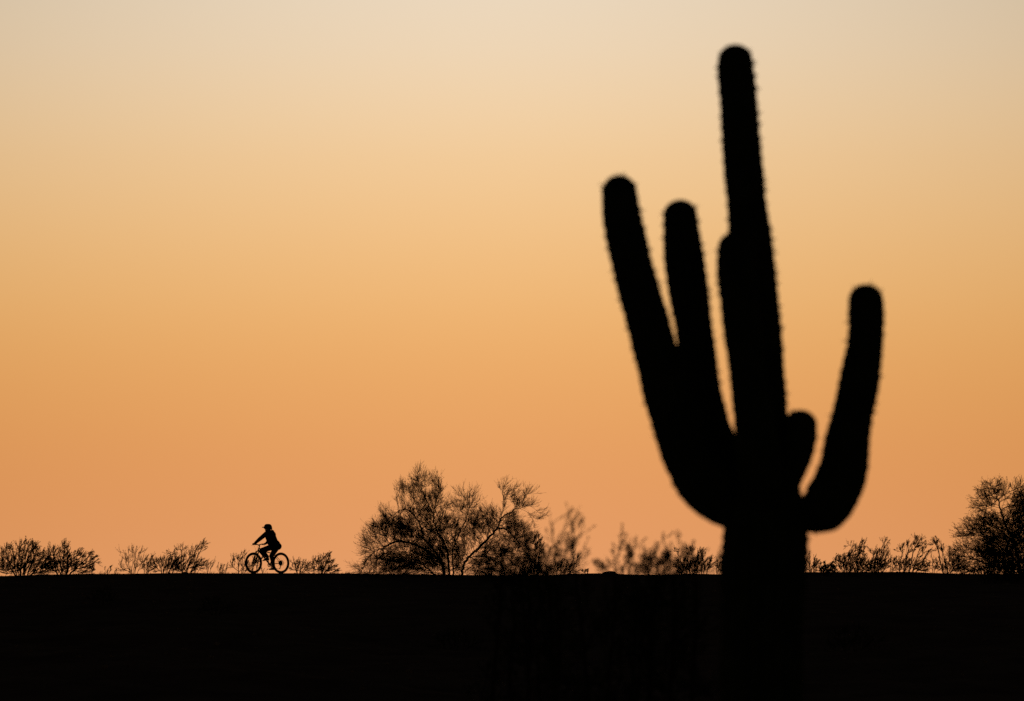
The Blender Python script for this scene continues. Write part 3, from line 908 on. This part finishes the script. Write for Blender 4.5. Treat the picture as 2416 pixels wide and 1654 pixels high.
def tube(bm, pts, rad, n=10, closed=False, smooth_n=0):
    pts = [Vector(p) for p in pts]
    if smooth_n:
        pts = [Vector(p) for p in catmull([tuple(p) for p in pts], smooth_n)]
    if not isinstance(rad, (list, tuple)):
        rad = [rad] * len(pts)
    if len(rad) != len(pts):
        rad = list(np.interp(np.linspace(0, 1, len(pts)), np.linspace(0, 1, len(rad)), rad))
    rings = []
    m = len(pts)
    prev = None
    for i, p in enumerate(pts):
        if closed:
            t = pts[(i + 1) % m] - pts[(i - 1) % m]
        else:
            t = pts[min(i + 1, m - 1)] - pts[max(i - 1, 0)]
        t.normalize()
        if prev is None:
            a = t.cross(Vector((0, 1, 0)) if abs(t.y) < 0.9 else Vector((1, 0, 0))).normalized()
        else:
            a = (prev - t * prev.dot(t)).normalized()
        prev = a
        b = t.cross(a)
        rings.append([bm.verts.new(p + (a * math.cos(q) + b * math.sin(q)) * rad[i]) for q in [2 * math.pi * k / n for k in range(n)]])
    for i in range(m if closed else m - 1):
        r0, r1 = rings[i], rings[(i + 1) % m]
        for k in range(n):
            bm.faces.new((r0[k], r0[(k + 1) % n], r1[(k + 1) % n], r1[k]))
    if not closed:
        bm.faces.new(rings[0][::-1])
        bm.faces.new(rings[-1])


def lathe(bm, prof, centre, n=40, closed=True):
    """profile (radius, y) turned about the local y axis through centre"""
    rings = []
    for k in range(n):
        a = 2 * math.pi * k / n
        rings.append([bm.verts.new((centre[0] + r * math.cos(a), centre[1] + y, centre[2] + r * math.sin(a))) for r, y in prof])
    m = len(prof)
    for k in range(n):
        r0, r1 = rings[k], rings[(k + 1) % n]
        for i in range(m if closed else m - 1):
            bm.faces.new((r0[i], r0[(i + 1) % m], r1[(i + 1) % m], r1[i]))


def box(bm, c, s, rot=None):
    mtx = Matrix.Translation(Vector(c)) @ (rot.to_4x4() if rot else Matrix()) @ Matrix.Diagonal((s[0], s[1], s[2], 1))
    r = bmesh.ops.create_cube(bm, size=1, matrix=mtx)
    return r


def part(name, fn, mat, parent=bike, smooth=True):
    bm = bmesh.new()
    fn(bm)
    return bm_obj(name, bm, M[mat], parent, smooth)


WR, TR = 0.372, 0.037


def wheel(name, cx, is_rear):
    c = (cx, 0, WR)
    w = bpy.data.objects.new(name, None)
    w.empty_display_size = 0.1
    link(w, bike)

    def tyre(bm):
        n, m = 64, 10
        rings = []
        for k in range(n):
            a = 2 * math.pi * k / n
            ring = []
            for i in range(m):
                q = 2 * math.pi * i / m
                knob = 0.004 if (math.cos(q) > 0.2 and k % 2 == 0) else 0.0
                rr = WR - 0.004 - TR + (TR + knob) * math.cos(q)
                ring.append(bm.verts.new((cx + rr * math.cos(a), (TR + knob) * 1.0 * math.sin(q), WR + rr * math.sin(a))))
            rings.append(ring)
        for k in range(n):
            for i in range(m):
                bm.faces.new((rings[k][i], rings[k][(i + 1) % m], rings[(k + 1) % n][(i + 1) % m], rings[(k + 1) % n][i]))
    part('tyre', tyre, 'rubber', w)
    part('rim', lambda bm: lathe(bm, [(0.312, -0.018), (0.312, 0.018), (0.286, 0.015), (0.278, 0), (0.286, -0.015)], c, 56), 'alloy', w)

    def hub(bm):
        lathe(bm, [(0.0, -0.07), (0.008, -0.07), (0.008, -0.04), (0.028, -0.036), (0.028, -0.03), (0.014, -0.02), (0.014, 0.02), (0.028, 0.03), (0.028, 0.036),
                   (0.008, 0.04), (0.008, 0.07), (0.0, 0.07)], c, 20, False)
    part('hub', hub, 'alloy', w)

    def spokes(bm):
        for k in range(32):
            a = 2 * math.pi * k / 32
            s = 1 if k % 2 else -1
            off = 0.55 if (k // 2) % 2 else -0.55
            tube(bm, [(cx + 0.027 * math.cos(a + off), s * 0.032, WR + 0.027 * math.sin(a + off)), (cx + 0.285 * math.cos(a), 0, WR + 0.285 * math.sin(a))], 0.0013, 4)
    sp = part('spokes', spokes, 'steel', w)
    sp['kind'] = 'stuff'

    def rotor(bm):
        y = 0.045
        lathe(bm, [(0.090, y - 0.001), (0.090, y + 0.001), (0.074, y + 0.001), (0.074, y - 0.001)], c, 40)
        for k in range(6):
            a = 2 * math.pi * k / 6
            tube(bm, [(cx + 0.02 * math.cos(a), y, WR + 0.02 * math.sin(a)), (cx + 0.076 * math.cos(a + 0.5), y, WR + 0.076 * math.sin(a + 0.5))], 0.0035, 5)
    part('disc_rotor', rotor, 'steel', w)
    if is_rear:
        def cas(bm):
            for i, rr in enumerate((0.092, 0.080, 0.068, 0.057, 0.047, 0.038, 0.030, 0.024)):
                y = -0.022 - i * 0.0042
                pr = [(rr + (0.003 if k % 2 else 0), y) for k in range(2)]
                lathe(bm, [(rr, y - 0.0009), (rr, y + 0.0009), (max(rr - 0.034, 0.014), y + 0.0009), (max(rr - 0.034, 0.014), y - 0.0009)], c, 36)
            lathe(bm, [(0.0, -0.02), (0.018, -0.02), (0.018, -0.056), (0.0, -0.056)], c, 16, False)
        part('cassette', cas, 'steel', w)
    return w


wheel('front_wheel', 1.206, False)
wheel('rear_wheel', 0.0, True)

BB = (0.48, 0, 0.305)
HT0, HT1 = (0.955, 0, 0.915), (1.005, 0, 0.80)          # head tube, top and bottom
ST = (0.285, 0, 0.735)                                  # top of the seat tube


def frame(bm):
    tube(bm, [HT0, HT1], 0.024, 14)
    tube(bm, [BB, ST], 0.019, 12)
    tube(bm, [(0.972, 0, 0.885), (0.66, 0, 0.765), (0.302, 0, 0.69)], [0.023, 0.020, 0.017], 12)
    tube(bm, [(0.997, 0, 0.825), (0.72, 0, 0.56), BB], [0.029, 0.030, 0.026], 12)
    lathe(bm, [(0, -0.037), (0.024, -0.037), (0.024, 0.037), (0, 0.037)], BB, 16, False)
    for s in (-1, 1):
        tube(bm, [(BB[0], s * 0.028, BB[2]), (0.30, s * 0.045, 0.345), (0.0, s * 0.068, WR)], [0.014, 0.011, 0.009], 8)
        tube(bm, [(0.298, s * 0.018, 0.68), (0.20, s * 0.045, 0.58), (0.0, s * 0.068, WR)], [0.011, 0.009, 0.008], 8)
        lathe(bm, [(0, s * 0.064), (0.018, s * 0.064), (0.018, s * 0.073), (0, s * 0.073)], (0, 0, WR), 12, False)


part('frame', frame, 'paint')


def fork(bm):
    cr = (1.018, 0, 0.775)
    tube(bm, [(cr[0], -0.075, cr[2]), (cr[0], 0, cr[2] + 0.012), (cr[0], 0.075, cr[2])], [0.022, 0.024, 0.022], 10)
    for s in (-1, 1):
        tube(bm, [(1.012, s * 0.07, 0.79), (1.105, s * 0.07, 0.585)], 0.019, 10)
        tube(bm, [(1.090, s * 0.07, 0.62), (1.190, s * 0.07, 0.395), (1.206, s * 0.07, 0.350)], [0.027, 0.026, 0.023], 10)
    tube(bm, [(1.085, -0.07, 0.700), (1.130, -0.055, 0.745), (1.150, 0, 0.765), (1.130, 0.055, 0.745), (1.085, 0.07, 0.700)][0:1] + [(1.10, -0.06, 0.735), (1.125, 0, 0.762), (1.10, 0.06, 0.735), (1.085, 0.07, 0.700)], 0.011, 8)
    lathe(bm, [(0, -0.085), (0.013, -0.085), (0.013, 0.085), (0, 0.085)], (1.206, 0, WR), 12, False)


part('fork', fork, 'paint')
part('brake_caliper', lambda bm: box(bm, (1.150, 0.055, 0.435), (0.03, 0.03, 0.055), Matrix.Rotation(0.5, 3, 'Y')), 'alloy', smooth=False)
part('brake_caliper', lambda bm: box(bm, (0.085, 0.052, 0.425), (0.055, 0.03, 0.03), Matrix.Rotation(0.4, 3, 'Y')), 'alloy', smooth=False)
HB = (0.915, 0, 1.005)
part('stem', lambda bm: (tube(bm, [HT0, (0.935, 0, 0.975)], 0.019, 12), tube(bm, [(0.94, 0, 0.962), (HB[0] + 0.055, 0, HB[2])], 0.024, 10)), 'alloy')
HBX = HB[0] + 0.055


def bar_pt(y):
    a = abs(y)
    rise = 0.028 * min(max((a - 0.04) / 0.12, 0), 1)
    return (HBX - 0.11 * max(0, (a - 0.05)) , y, HB[2] + rise)


part('handlebar', lambda bm: tube(bm, [bar_pt(y) for y in (-0.38, -0.30, -0.2, -0.16, -0.1, -0.04, 0, 0.04, 0.1, 0.16, 0.2, 0.30, 0.38)], 0.0165, 12), 'alloy')
for s in (-1, 1):
    def grip(bm):
        ys_ = [s * q for q in np.linspace(0.265, 0.392, 9)]
        tube(bm, [bar_pt(y) for y in ys_], [0.0185 if i % 2 else 0.0172 for i in range(9)], 12)
    part('grip', grip, 'rubber')

    def lever(bm):
        b = Vector(bar_pt(s * 0.235))
        tube(bm, [b, b + Vector((0.035, 0, -0.01))], 0.013, 8)
        tube(bm, [b + Vector((0.03, 0, -0.008)), b + Vector((0.055, s * 0.03, -0.02)), b + Vector((0.062, s * 0.09, -0.035)), b + Vector((0.055, s * 0.14, -0.045))], [0.009, 0.007, 0.006, 0.006], 6, smooth_n=3)
        box(bm, b + Vector((0.008, -s * 0.03, -0.012)), (0.06, 0.045, 0.045))
    part('brake_lever', lever, 'plastic')
    # cable hoops in front of the bars
    b0 = Vector(bar_pt(s * 0.22)) + Vector((0.03, 0, -0.01))
    part('cable', lambda bm: tube(bm, [b0, b0 + Vector((0.10, -s * 0.06, 0.00)), (1.09, s * 0.06, 0.90), (1.07, s * 0.055, 0.80), (1.06, s * 0.05, 0.74)], 0.003, 5, smooth_n=5), 'plastic')
part('seat_post', lambda bm: tube(bm, [ST, (0.262, 0, 0.80), (0.243, 0, 0.845)], 0.0150, 12), 'alloy')


def saddle(bm):
    prof = [(-0.14, 0.045, 0.000, 0.030), (-0.11, 0.068, 0.010, 0.034), (-0.06, 0.070, 0.008, 0.034), (0.0, 0.045, 0.000, 0.030), (0.06, 0.026, -0.002, 0.026), (0.11, 0.020, -0.004, 0.024), (0.14, 0.012, -0.012, 0.016)]
    rings = []
    for x, w, z, h in prof:
        ring = []
        for k in range(12):
            a = 2 * math.pi * k / 12
            ring.append(bm.verts.new((0.235 + x, w * math.cos(a), 0.868 + z + (h * 0.4 if math.sin(a) > 0 else h) * math.sin(a))))
        rings.append(ring)
    for r0, r1 in zip(rings, rings[1:]):
        for k in range(12):
            bm.faces.new((r0[k], r0[(k + 1) % 12], r1[(k + 1) % 12], r1[k]))
    bm.faces.new(rings[0])
    bm.faces.new(rings[-1][::-1])


part('saddle', saddle, 'plastic')
CA = R(4.0)                                             # the right crank points up, leaning slightly forward
PEDAL = {}
for s in (-1, 1):
    sg = 1 if s < 0 else -1
    pe = Vector((BB[0] + sg * 0.172 * math.sin(CA), s * 0.085, BB[2] + sg * 0.172 * math.cos(CA)))
    part('crank', lambda bm: tube(bm, [(BB[0], s * 0.045, BB[2]), (BB[0] + (pe.x - BB[0]) * 0.5, s * 0.07, (BB[2] + pe.z) / 2), pe], [0.017, 0.013, 0.014], 8), 'alloy')
    PEDAL[s] = Vector((pe.x, s * 0.145, pe.z))

    def pedal(bm):
        for dx in (-0.045, 0.045):
            box(bm, PEDAL[s] + Vector((dx, 0, 0)), (0.012, 0.10, 0.018))
        for dy in (-0.045, 0, 0.045):
            box(bm, PEDAL[s] + Vector((0, dy, 0)), (0.09, 0.010, 0.014))
        tube(bm, [pe, PEDAL[s]], 0.007, 8)
    part('pedal', pedal, 'plastic', smooth=False)


def ring_teeth(bm):
    n = 64
    y = -0.050
    prof = []
    outer, inner = [], []
    for k in range(n):
        a = 2 * math.pi * k / n
        rr = 0.068 + (0.004 if k % 2 else 0)
        for lst, q in ((outer, rr), (inner, 0.050)):
            lst.append([bm.verts.new((BB[0] + q * math.cos(a), y + e, BB[2] + q * math.sin(a))) for e in (-0.0015, 0.0015)])
    for k in range(n):
        j = (k + 1) % n
        bm.faces.new((outer[k][0], outer[j][0], outer[j][1], outer[k][1]))
        bm.faces.new((inner[k][0], inner[k][1], inner[j][1], inner[j][0]))
        bm.faces.new((outer[k][0], inner[k][0], inner[j][0], outer[j][0]))
        bm.faces.new((outer[k][1], outer[j][1], inner[j][1], inner[k][1]))
    for k in range(4):
        a = 2 * math.pi * k / 4 + 0.4
        tube(bm, [(BB[0], y, BB[2]), (BB[0] + 0.053 * math.cos(a), y, BB[2] + 0.053 * math.sin(a))], [0.014, 0.008], 6)


part('chainring', ring_teeth, 'steel')
part('chain', lambda bm: (tube(bm, [(BB[0] - 0.01, -0.05, BB[2] + 0.069), (0.02, -0.045, WR + 0.058)], 0.0045, 6),
                          tube(bm, [(BB[0] - 0.01, -0.05, BB[2] - 0.069), (0.10, -0.047, 0.175), (0.005, -0.047, 0.165)], 0.0045, 6),
                          tube(bm, [(BB[0] + 0.07 * math.cos(a), -0.05, BB[2] + 0.07 * math.sin(a)) for a in np.linspace(-1.7, 1.7, 14)], 0.0045, 6),
                          tube(bm, [(0.02 - 0.0, -0.045, WR + 0.058), (-0.045, -0.045, WR + 0.03), (-0.058, -0.045, WR - 0.02), (-0.02, -0.047, 0.26)], 0.0045, 6)), 'steel')


def derail(bm):
    tube(bm, [(0.0, -0.075, WR - 0.02), (-0.035, -0.078, 0.315), (-0.025, -0.062, 0.275)], [0.011, 0.014, 0.013], 8)
    for y in (-0.054, -0.040):
        tube(bm, [(-0.025, y, 0.275), (0.01, y, 0.185), (0.02, y, 0.160)], [0.012, 0.010, 0.009], 6)
    for c in ((-0.022, 0, 0.268), (0.012, 0, 0.178)):
        lathe(bm, [(0.004, -0.051), (0.021, -0.051), (0.021, -0.043), (0.004, -0.043)], c, 16)


part('rear_derailleur', derail, 'alloy')

# ------------------------------------------------------------------ rider (body, then clothing), in the bicycle's axes
rider = empty('person', ORG, 'cyclist in helmet and jacket riding along the ridge, hands on the handlebar', 'person')
rider.rotation_euler = ROT.to_euler()


def capsule(bm, a, b, ra, rb, n=14, flat=(1, 1, 1)):
    """closed tapered capsule"""
    a, b = Vector(a), Vector(b)
    t = (b - a)
    L = t.length
    t = t.normalized() if L > 1e-6 else Vector((0, 0, 1))
    u = t.cross(Vector((0, 1, 0)) if abs(t.y) < 0.9 else Vector((1, 0, 0))).normalized()
    v = t.cross(u)
    prof = [(a - t * ra * math.cos(q), ra * math.sin(q)) for q in np.linspace(0.15, math.pi / 2, 5)]
    prof += [(b + t * rb * math.sin(q), rb * math.cos(q)) for q in np.linspace(0, math.pi / 2 - 0.15, 5)]
    rings = [[bm.verts.new(p + (u * math.cos(2 * math.pi * k / n) + v * math.sin(2 * math.pi * k / n)) * r) for k in range(n)] for p, r in prof]
    for r0, r1 in zip(rings, rings[1:]):
        for k in range(n):
            bm.faces.new((r0[k], r0[(k + 1) % n], r1[(k + 1) % n], r1[k]))
    bm.faces.new(rings[0][::-1])
    bm.faces.new(rings[-1])


def ellipsoid(bm, c, s, rot=None):
    mtx = Matrix.Translation(Vector(c)) @ (rot.to_4x4() if rot else Matrix()) @ Matrix.Diagonal((s[0], s[1], s[2], 1))
    bmesh.ops.create_uvsphere(bm, u_segments=20, v_segments=14, radius=1, matrix=mtx)


def fused(name, fn, mat, voxel, parent, smooth_iter=4, factor=0.5):
    """overlapping volumes fused into one continuous surface"""
    bm = bmesh.new()
    fn(bm)
    o = bm_obj(name, bm, M[mat], None)
    md = o.modifiers.new('fuse', 'REMESH')
    md.mode = 'VOXEL'
    md.voxel_size = voxel
    md.use_smooth_shade = True
    if smooth_iter:
        sm = o.modifiers.new('smooth', 'SMOOTH')
        sm.iterations = smooth_iter
        sm.factor = factor
    dg = bpy.context.evaluated_depsgraph_get()
    me = bpy.data.meshes.new_from_object(o.evaluated_get(dg))
    me.name = name
    old = o.data
    o.modifiers.clear()
    o.data = me
    bpy.data.meshes.remove(old)
    for p in me.polygons:
        p.use_smooth = True
    if not me.materials:
        me.materials.append(M[mat])
    o.parent = parent
    return o


HEAD = Vector((0.585, 0, 1.595))
HYAW = Matrix.Rotation(R(-18), 3, 'Z')                  # head turned a little to the rider's right


def hd(x, y, z):
    return HEAD + HYAW @ Vector((x, y, z))


SH = {s: Vector((0.50, s * 0.175, 1.405)) for s in (-1, 1)}
EL = {-1: Vector((0.72, -0.285, 1.205)), 1: Vector((0.685, 0.285, 1.185))}
WRI = {s: Vector((bar_pt(0.33)[0] - 0.045, s * 0.325, 1.062)) for s in (-1, 1)}
HIP = {s: Vector((0.245, s * 0.095, 0.945)) for s in (-1, 1)}
KNEE = {-1: Vector((0.715, -0.165, 0.825)), 1: Vector((0.515, 0.130, 0.620))}
ANK = {-1: PEDAL[-1] + Vector((0.000, 0.01, 0.085)), 1: PEDAL[1] + Vector((-0.035, -0.01, 0.085))}


def hand(bm, s):
    w = WRI[s]
    g = Vector(bar_pt(s * 0.33))
    palm0 = w + Vector((0.02, 0, -0.008))
    palm1 = g + Vector((0.0, 0, 0.030))
    for dy in (-0.028, -0.009, 0.010, 0.028):
        capsule(bm, palm0 + Vector((0, dy * 0.7, 0)), palm1 + Vector((0.0, dy, 0)), 0.015, 0.013, 8)
    for i, (dy, ln) in enumerate(((-0.036, 0.92), (-0.013, 1.0), (0.011, 0.96), (0.034, 0.82))):
        k0 = g + Vector((0.004, dy, 0.030))
        k1 = g + Vector((0.034 * ln, dy, 0.014))
        k2 = g + Vector((0.030 * ln, dy, -0.016))
        k3 = g + Vector((0.004, dy, -0.029 * ln))
        capsule(bm, k0, k1, 0.0105, 0.0098, 8)
        capsule(bm, k1, k2, 0.0098, 0.0090, 8)
        capsule(bm, k2, k3, 0.0090, 0.0080, 8)
    th0 = palm0 + Vector((0.01, -s * 0.028, -0.008))
    th1 = g + Vector((-0.026, -s * 0.050, 0.0))
    th2 = g + Vector((-0.006, -s * 0.058, -0.029))
    capsule(bm, th0, th1, 0.0135, 0.0115, 8)
    capsule(bm, th1, th2, 0.0115, 0.009, 8)


def body(bm):
    # head with face
    ellipsoid(bm, hd(-0.010, 0, 0.035), (0.097, 0.075, 0.090), HYAW)
    ellipsoid(bm, hd(0.030, 0, -0.035), (0.062, 0.056, 0.072), HYAW)
    ellipsoid(bm, hd(0.066, 0, -0.092), (0.026, 0.028, 0.022), HYAW)           # chin
    capsule(bm, hd(0.085, 0, 0.012), hd(0.106, 0, -0.026), 0.010, 0.014, 10)   # nose
    capsule(bm, hd(0.086, -0.017, -0.058), hd(0.086, 0.017, -0.058), 0.010, 0.010, 8)   # lips
    capsule(bm, hd(0.082, -0.032, 0.026), hd(0.082, 0.032, 0.026), 0.012, 0.012, 8)     # brow
    for s in (-1, 1):
        ellipsoid(bm, hd(-0.005, s * 0.074, -0.010), (0.018, 0.010, 0.030), HYAW)       # ears
        ellipsoid(bm, hd(0.072, s * 0.030, 0.008), (0.014, 0.015, 0.010), HYAW)         # eyes
    capsule(bm, hd(-0.015, 0, -0.05), (0.520, 0, 1.42), 0.056, 0.064)
    # trunk
    capsule(bm, (0.47, -0.06, 1.37), (0.47, 0.06, 1.37), 0.105, 0.105)
    capsule(bm, (0.455, 0, 1.33), (0.345, 0, 1.08), 0.118, 0.112)
    capsule(bm, (0.26, -0.06, 0.965), (0.26, 0.06, 0.965), 0.120, 0.120)
    capsule(bm, (0.345, 0, 1.08), (0.265, 0, 0.98), 0.112, 0.115)
    for s in (-1, 1):
        capsule(bm, (0.48, s * 0.08, 1.40), SH[s], 0.075, 0.062)
        capsule(bm, SH[s], EL[s], 0.058, 0.042)
        capsule(bm, EL[s], WRI[s], 0.042, 0.027)
        hand(bm, s)
        capsule(bm, HIP[s], KNEE[s], 0.090, 0.056)
        capsule(bm, KNEE[s], KNEE[s] * 0.6 + ANK[s] * 0.4 + Vector((-0.012, 0, 0)), 0.054, 0.050)
        capsule(bm, KNEE[s] * 0.6 + ANK[s] * 0.4 + Vector((-0.012, 0, 0)), ANK[s], 0.050, 0.034)
        f = ANK[s]
        capsule(bm, f + Vector((-0.03, 0, -0.045)), f + Vector((0.13, 0, -0.062)), 0.028, 0.022)
        capsule(bm, f, f + Vector((0.05, 0, -0.05)), 0.033, 0.030)


fused('body', body, 'skin', 0.0055, rider, 3)


def jacket(bm):
    capsule(bm, (0.462, -0.085, 1.352), (0.462, 0.085, 1.352), 0.146, 0.146)
    capsule(bm, (0.460, -0.04, 1.31), (0.360, -0.045, 1.09), 0.166, 0.166)
    capsule(bm, (0.460, 0.04, 1.31), (0.360, 0.045, 1.09), 0.166, 0.166)
    ellipsoid(bm, (0.440, 0, 1.185), (0.155, 0.185, 0.115))                       # loose belly of the jacket
    capsule(bm, (0.345, -0.05, 1.09), (0.250, -0.06, 1.03), 0.145, 0.140)
    capsule(bm, (0.345, 0.05, 1.09), (0.250, 0.06, 1.03), 0.145, 0.140)
    capsule(bm, (0.505, 0, 1.42), (0.535, 0, 1.480), 0.115, 0.092)                # collar
    for s in (-1, 1):
        capsule(bm, (0.48, s * 0.08, 1.40), SH[s], 0.095, 0.084)
        capsule(bm, SH[s], EL[s], 0.084, 0.070)
        capsule(bm, EL[s], WRI[s] * 0.92 + EL[s] * 0.08, 0.070, 0.048)
    rr = random.Random(4)
    for _ in range(16):                                                           # folds
        t = rr.random()
        c = Vector((0.455, 0, 1.33)).lerp(Vector((0.30, 0, 1.03)), t)
        a = rr.uniform(0, 6.28)
        d = Vector((math.cos(a) * 0.125, math.sin(a) * 0.165, rr.uniform(-0.02, 0.02)))
        capsule(bm, c + d, c + d + Vector((rr.uniform(-.03, .03), rr.uniform(-.04, .04), -0.05)), 0.014, 0.010, 8)


jk = fused('jacket', jacket, 'jacket', 0.009, rider, 3)


def hood(bm):
    for k in range(9):
        a0 = -2.2 + 4.4 * k / 9
        a1 = -2.2 + 4.4 * (k + 1) / 9
        f = lambda a: Vector((0.470 - 0.085 * math.cos(a), 0.098 * math.sin(a), 1.490 + 0.01 * math.cos(a) - 0.02 * abs(math.sin(a))))
        capsule(bm, f(a0), f(a1), 0.038, 0.038, 10)
    ellipsoid(bm, (0.378, 0, 1.470), (0.060, 0.088, 0.060))


fused('hood', hood, 'jacket', 0.009, jk, 3)


def trousers(bm):
    capsule(bm, (0.245, -0.065, 0.960), (0.245, 0.065, 0.960), 0.142, 0.142)
    ellipsoid(bm, (0.185, -0.085, 0.955), (0.135, 0.110, 0.128))
    ellipsoid(bm, (0.185, 0.085, 0.955), (0.135, 0.110, 0.128))
    capsule(bm, (0.33, 0, 1.055), (0.27, 0, 0.97), 0.122, 0.130)
    for s in (-1, 1):
        mid = KNEE[s] * 0.6 + ANK[s] * 0.4 + Vector((-0.012, 0, 0))
        capsule(bm, HIP[s], HIP[s].lerp(KNEE[s], 0.55), 0.118, 0.100)
        capsule(bm, HIP[s].lerp(KNEE[s], 0.55), KNEE[s], 0.100, 0.080)
        capsule(bm, KNEE[s], mid, 0.084, 0.074)
        capsule(bm, mid, ANK[s] + Vector((0, 0, 0.03)), 0.074, 0.062)


fused('trousers', trousers, 'trousers', 0.010, rider, 3)
for s in (-1, 1):
    def shoe(bm):
        f = ANK[s]
        pitch = -0.030 if s < 0 else 0.0
        capsule(bm, f + Vector((-0.045, 0, -0.048)), f + Vector((0.05, 0, -0.055)), 0.036, 0.038)
        capsule(bm, f + Vector((0.05, 0, -0.055)), f + Vector((0.170, 0, -0.066 + pitch)), 0.040, 0.026)
        capsule(bm, f + Vector((-0.015, 0, 0.015)), f + Vector((0.0, 0, -0.05)), 0.042, 0.042)
        for dy in (-0.022, 0.022):
            capsule(bm, f + Vector((-0.06, dy, -0.078)), f + Vector((0.175, dy * 0.8, -0.080 + pitch)), 0.012, 0.011, 8)
    fused('shoe', shoe, 'shoe', 0.007, rider, 2)


def helmet(bm):
    n, m = 28, 9
    rings = []
    for i in range(m + 1):
        q = (math.pi / 2) * i / m
        ring = []
        for k in range(n):
            a = 2 * math.pi * k / n
            low = -0.03 - 0.045 * max(0, -math.cos(a)) ** 1.5           # lower at the back of the head
            rx = 0.146 if math.cos(a) > 0 else 0.160
            rib = 1.0 + 0.022 * math.cos(6 * a) * math.sin(2 * q)
            z = low + (0.132 - low) * math.sin(q) ** 0.9
            rr = math.cos(q) ** 0.62
            p = hd(-0.012 + rx * rr * math.cos(a) * rib, 0.122 * rr * math.sin(a) * rib, 0.012 + z)
            ring.append(bm.verts.new(p))
        rings.append(ring)
    for r0, r1 in zip(rings, rings[1:]):
        for k in range(n):
            bm.faces.new((r0[k], r0[(k + 1) % n], r1[(k + 1) % n], r1[k]))
    bmesh.ops.remove_doubles(bm, verts=bm.verts[:], dist=0.0015)


bmh = bmesh.new()
helmet(bmh)
hl = bm_obj('helmet', bmh, M['helmet'], rider)
sol = hl.modifiers.new('shell', 'SOLIDIFY')
sol.thickness = 0.012
bmv = bmesh.new()
rows = []
for j in range(4):
    x = 0.112 + 0.090 * j / 3
    row = []
    for k in range(9):
        t = -1 + 2 * k / 8
        w = 0.092 - 0.028 * (j / 3)
        row.append((x - 0.035 * t * t, w * t, 0.050 - 0.004 * j - 0.016 * t * t + 0.0))
    rows.append(row)
for dz in (0.0, -0.006):
    pass
gridt = [[bmv.verts.new(hd(*p)) for p in row] for row in rows]
gridb = [[bmv.verts.new(hd(p[0], p[1], p[2] - 0.014)) for p in row] for row in rows]
for j in range(3):
    for k in range(8):
        bmv.faces.new((gridt[j][k], gridt[j][k + 1], gridt[j + 1][k + 1], gridt[j + 1][k]))
        bmv.faces.new((gridb[j][k], gridb[j + 1][k], gridb[j + 1][k + 1], gridb[j][k + 1]))
for k in range(8):
    bmv.faces.new((gridt[3][k], gridt[3][k + 1], gridb[3][k + 1], gridb[3][k]))
    bmv.faces.new((gridt[0][k], gridb[0][k], gridb[0][k + 1], gridt[0][k + 1]))
for j in range(3):
    bmv.faces.new((gridt[j][0], gridt[j + 1][0], gridb[j + 1][0], gridb[j][0]))
    bmv.faces.new((gridt[j][8], gridb[j][8], gridb[j + 1][8], gridt[j + 1][8]))
bm_obj('visor', bmv, M['helmet'], hl)


def strap(bm):
    for s in (-1, 1):
        tube(bm, [hd(0.03, s * 0.082, 0.03), hd(0.035, s * 0.066, -0.05), hd(0.035, s * 0.02, -0.112)], 0.005, 6, smooth_n=4)


part('chin_strap', strap, 'plastic', hl)
fused('hair', lambda bm: (ellipsoid(bm, hd(-0.045, 0, 0.015), (0.078, 0.082, 0.075), HYAW), ellipsoid(bm, hd(-0.075, 0, -0.045), (0.040, 0.058, 0.045), HYAW)), 'hair', 0.008, rider, 2)
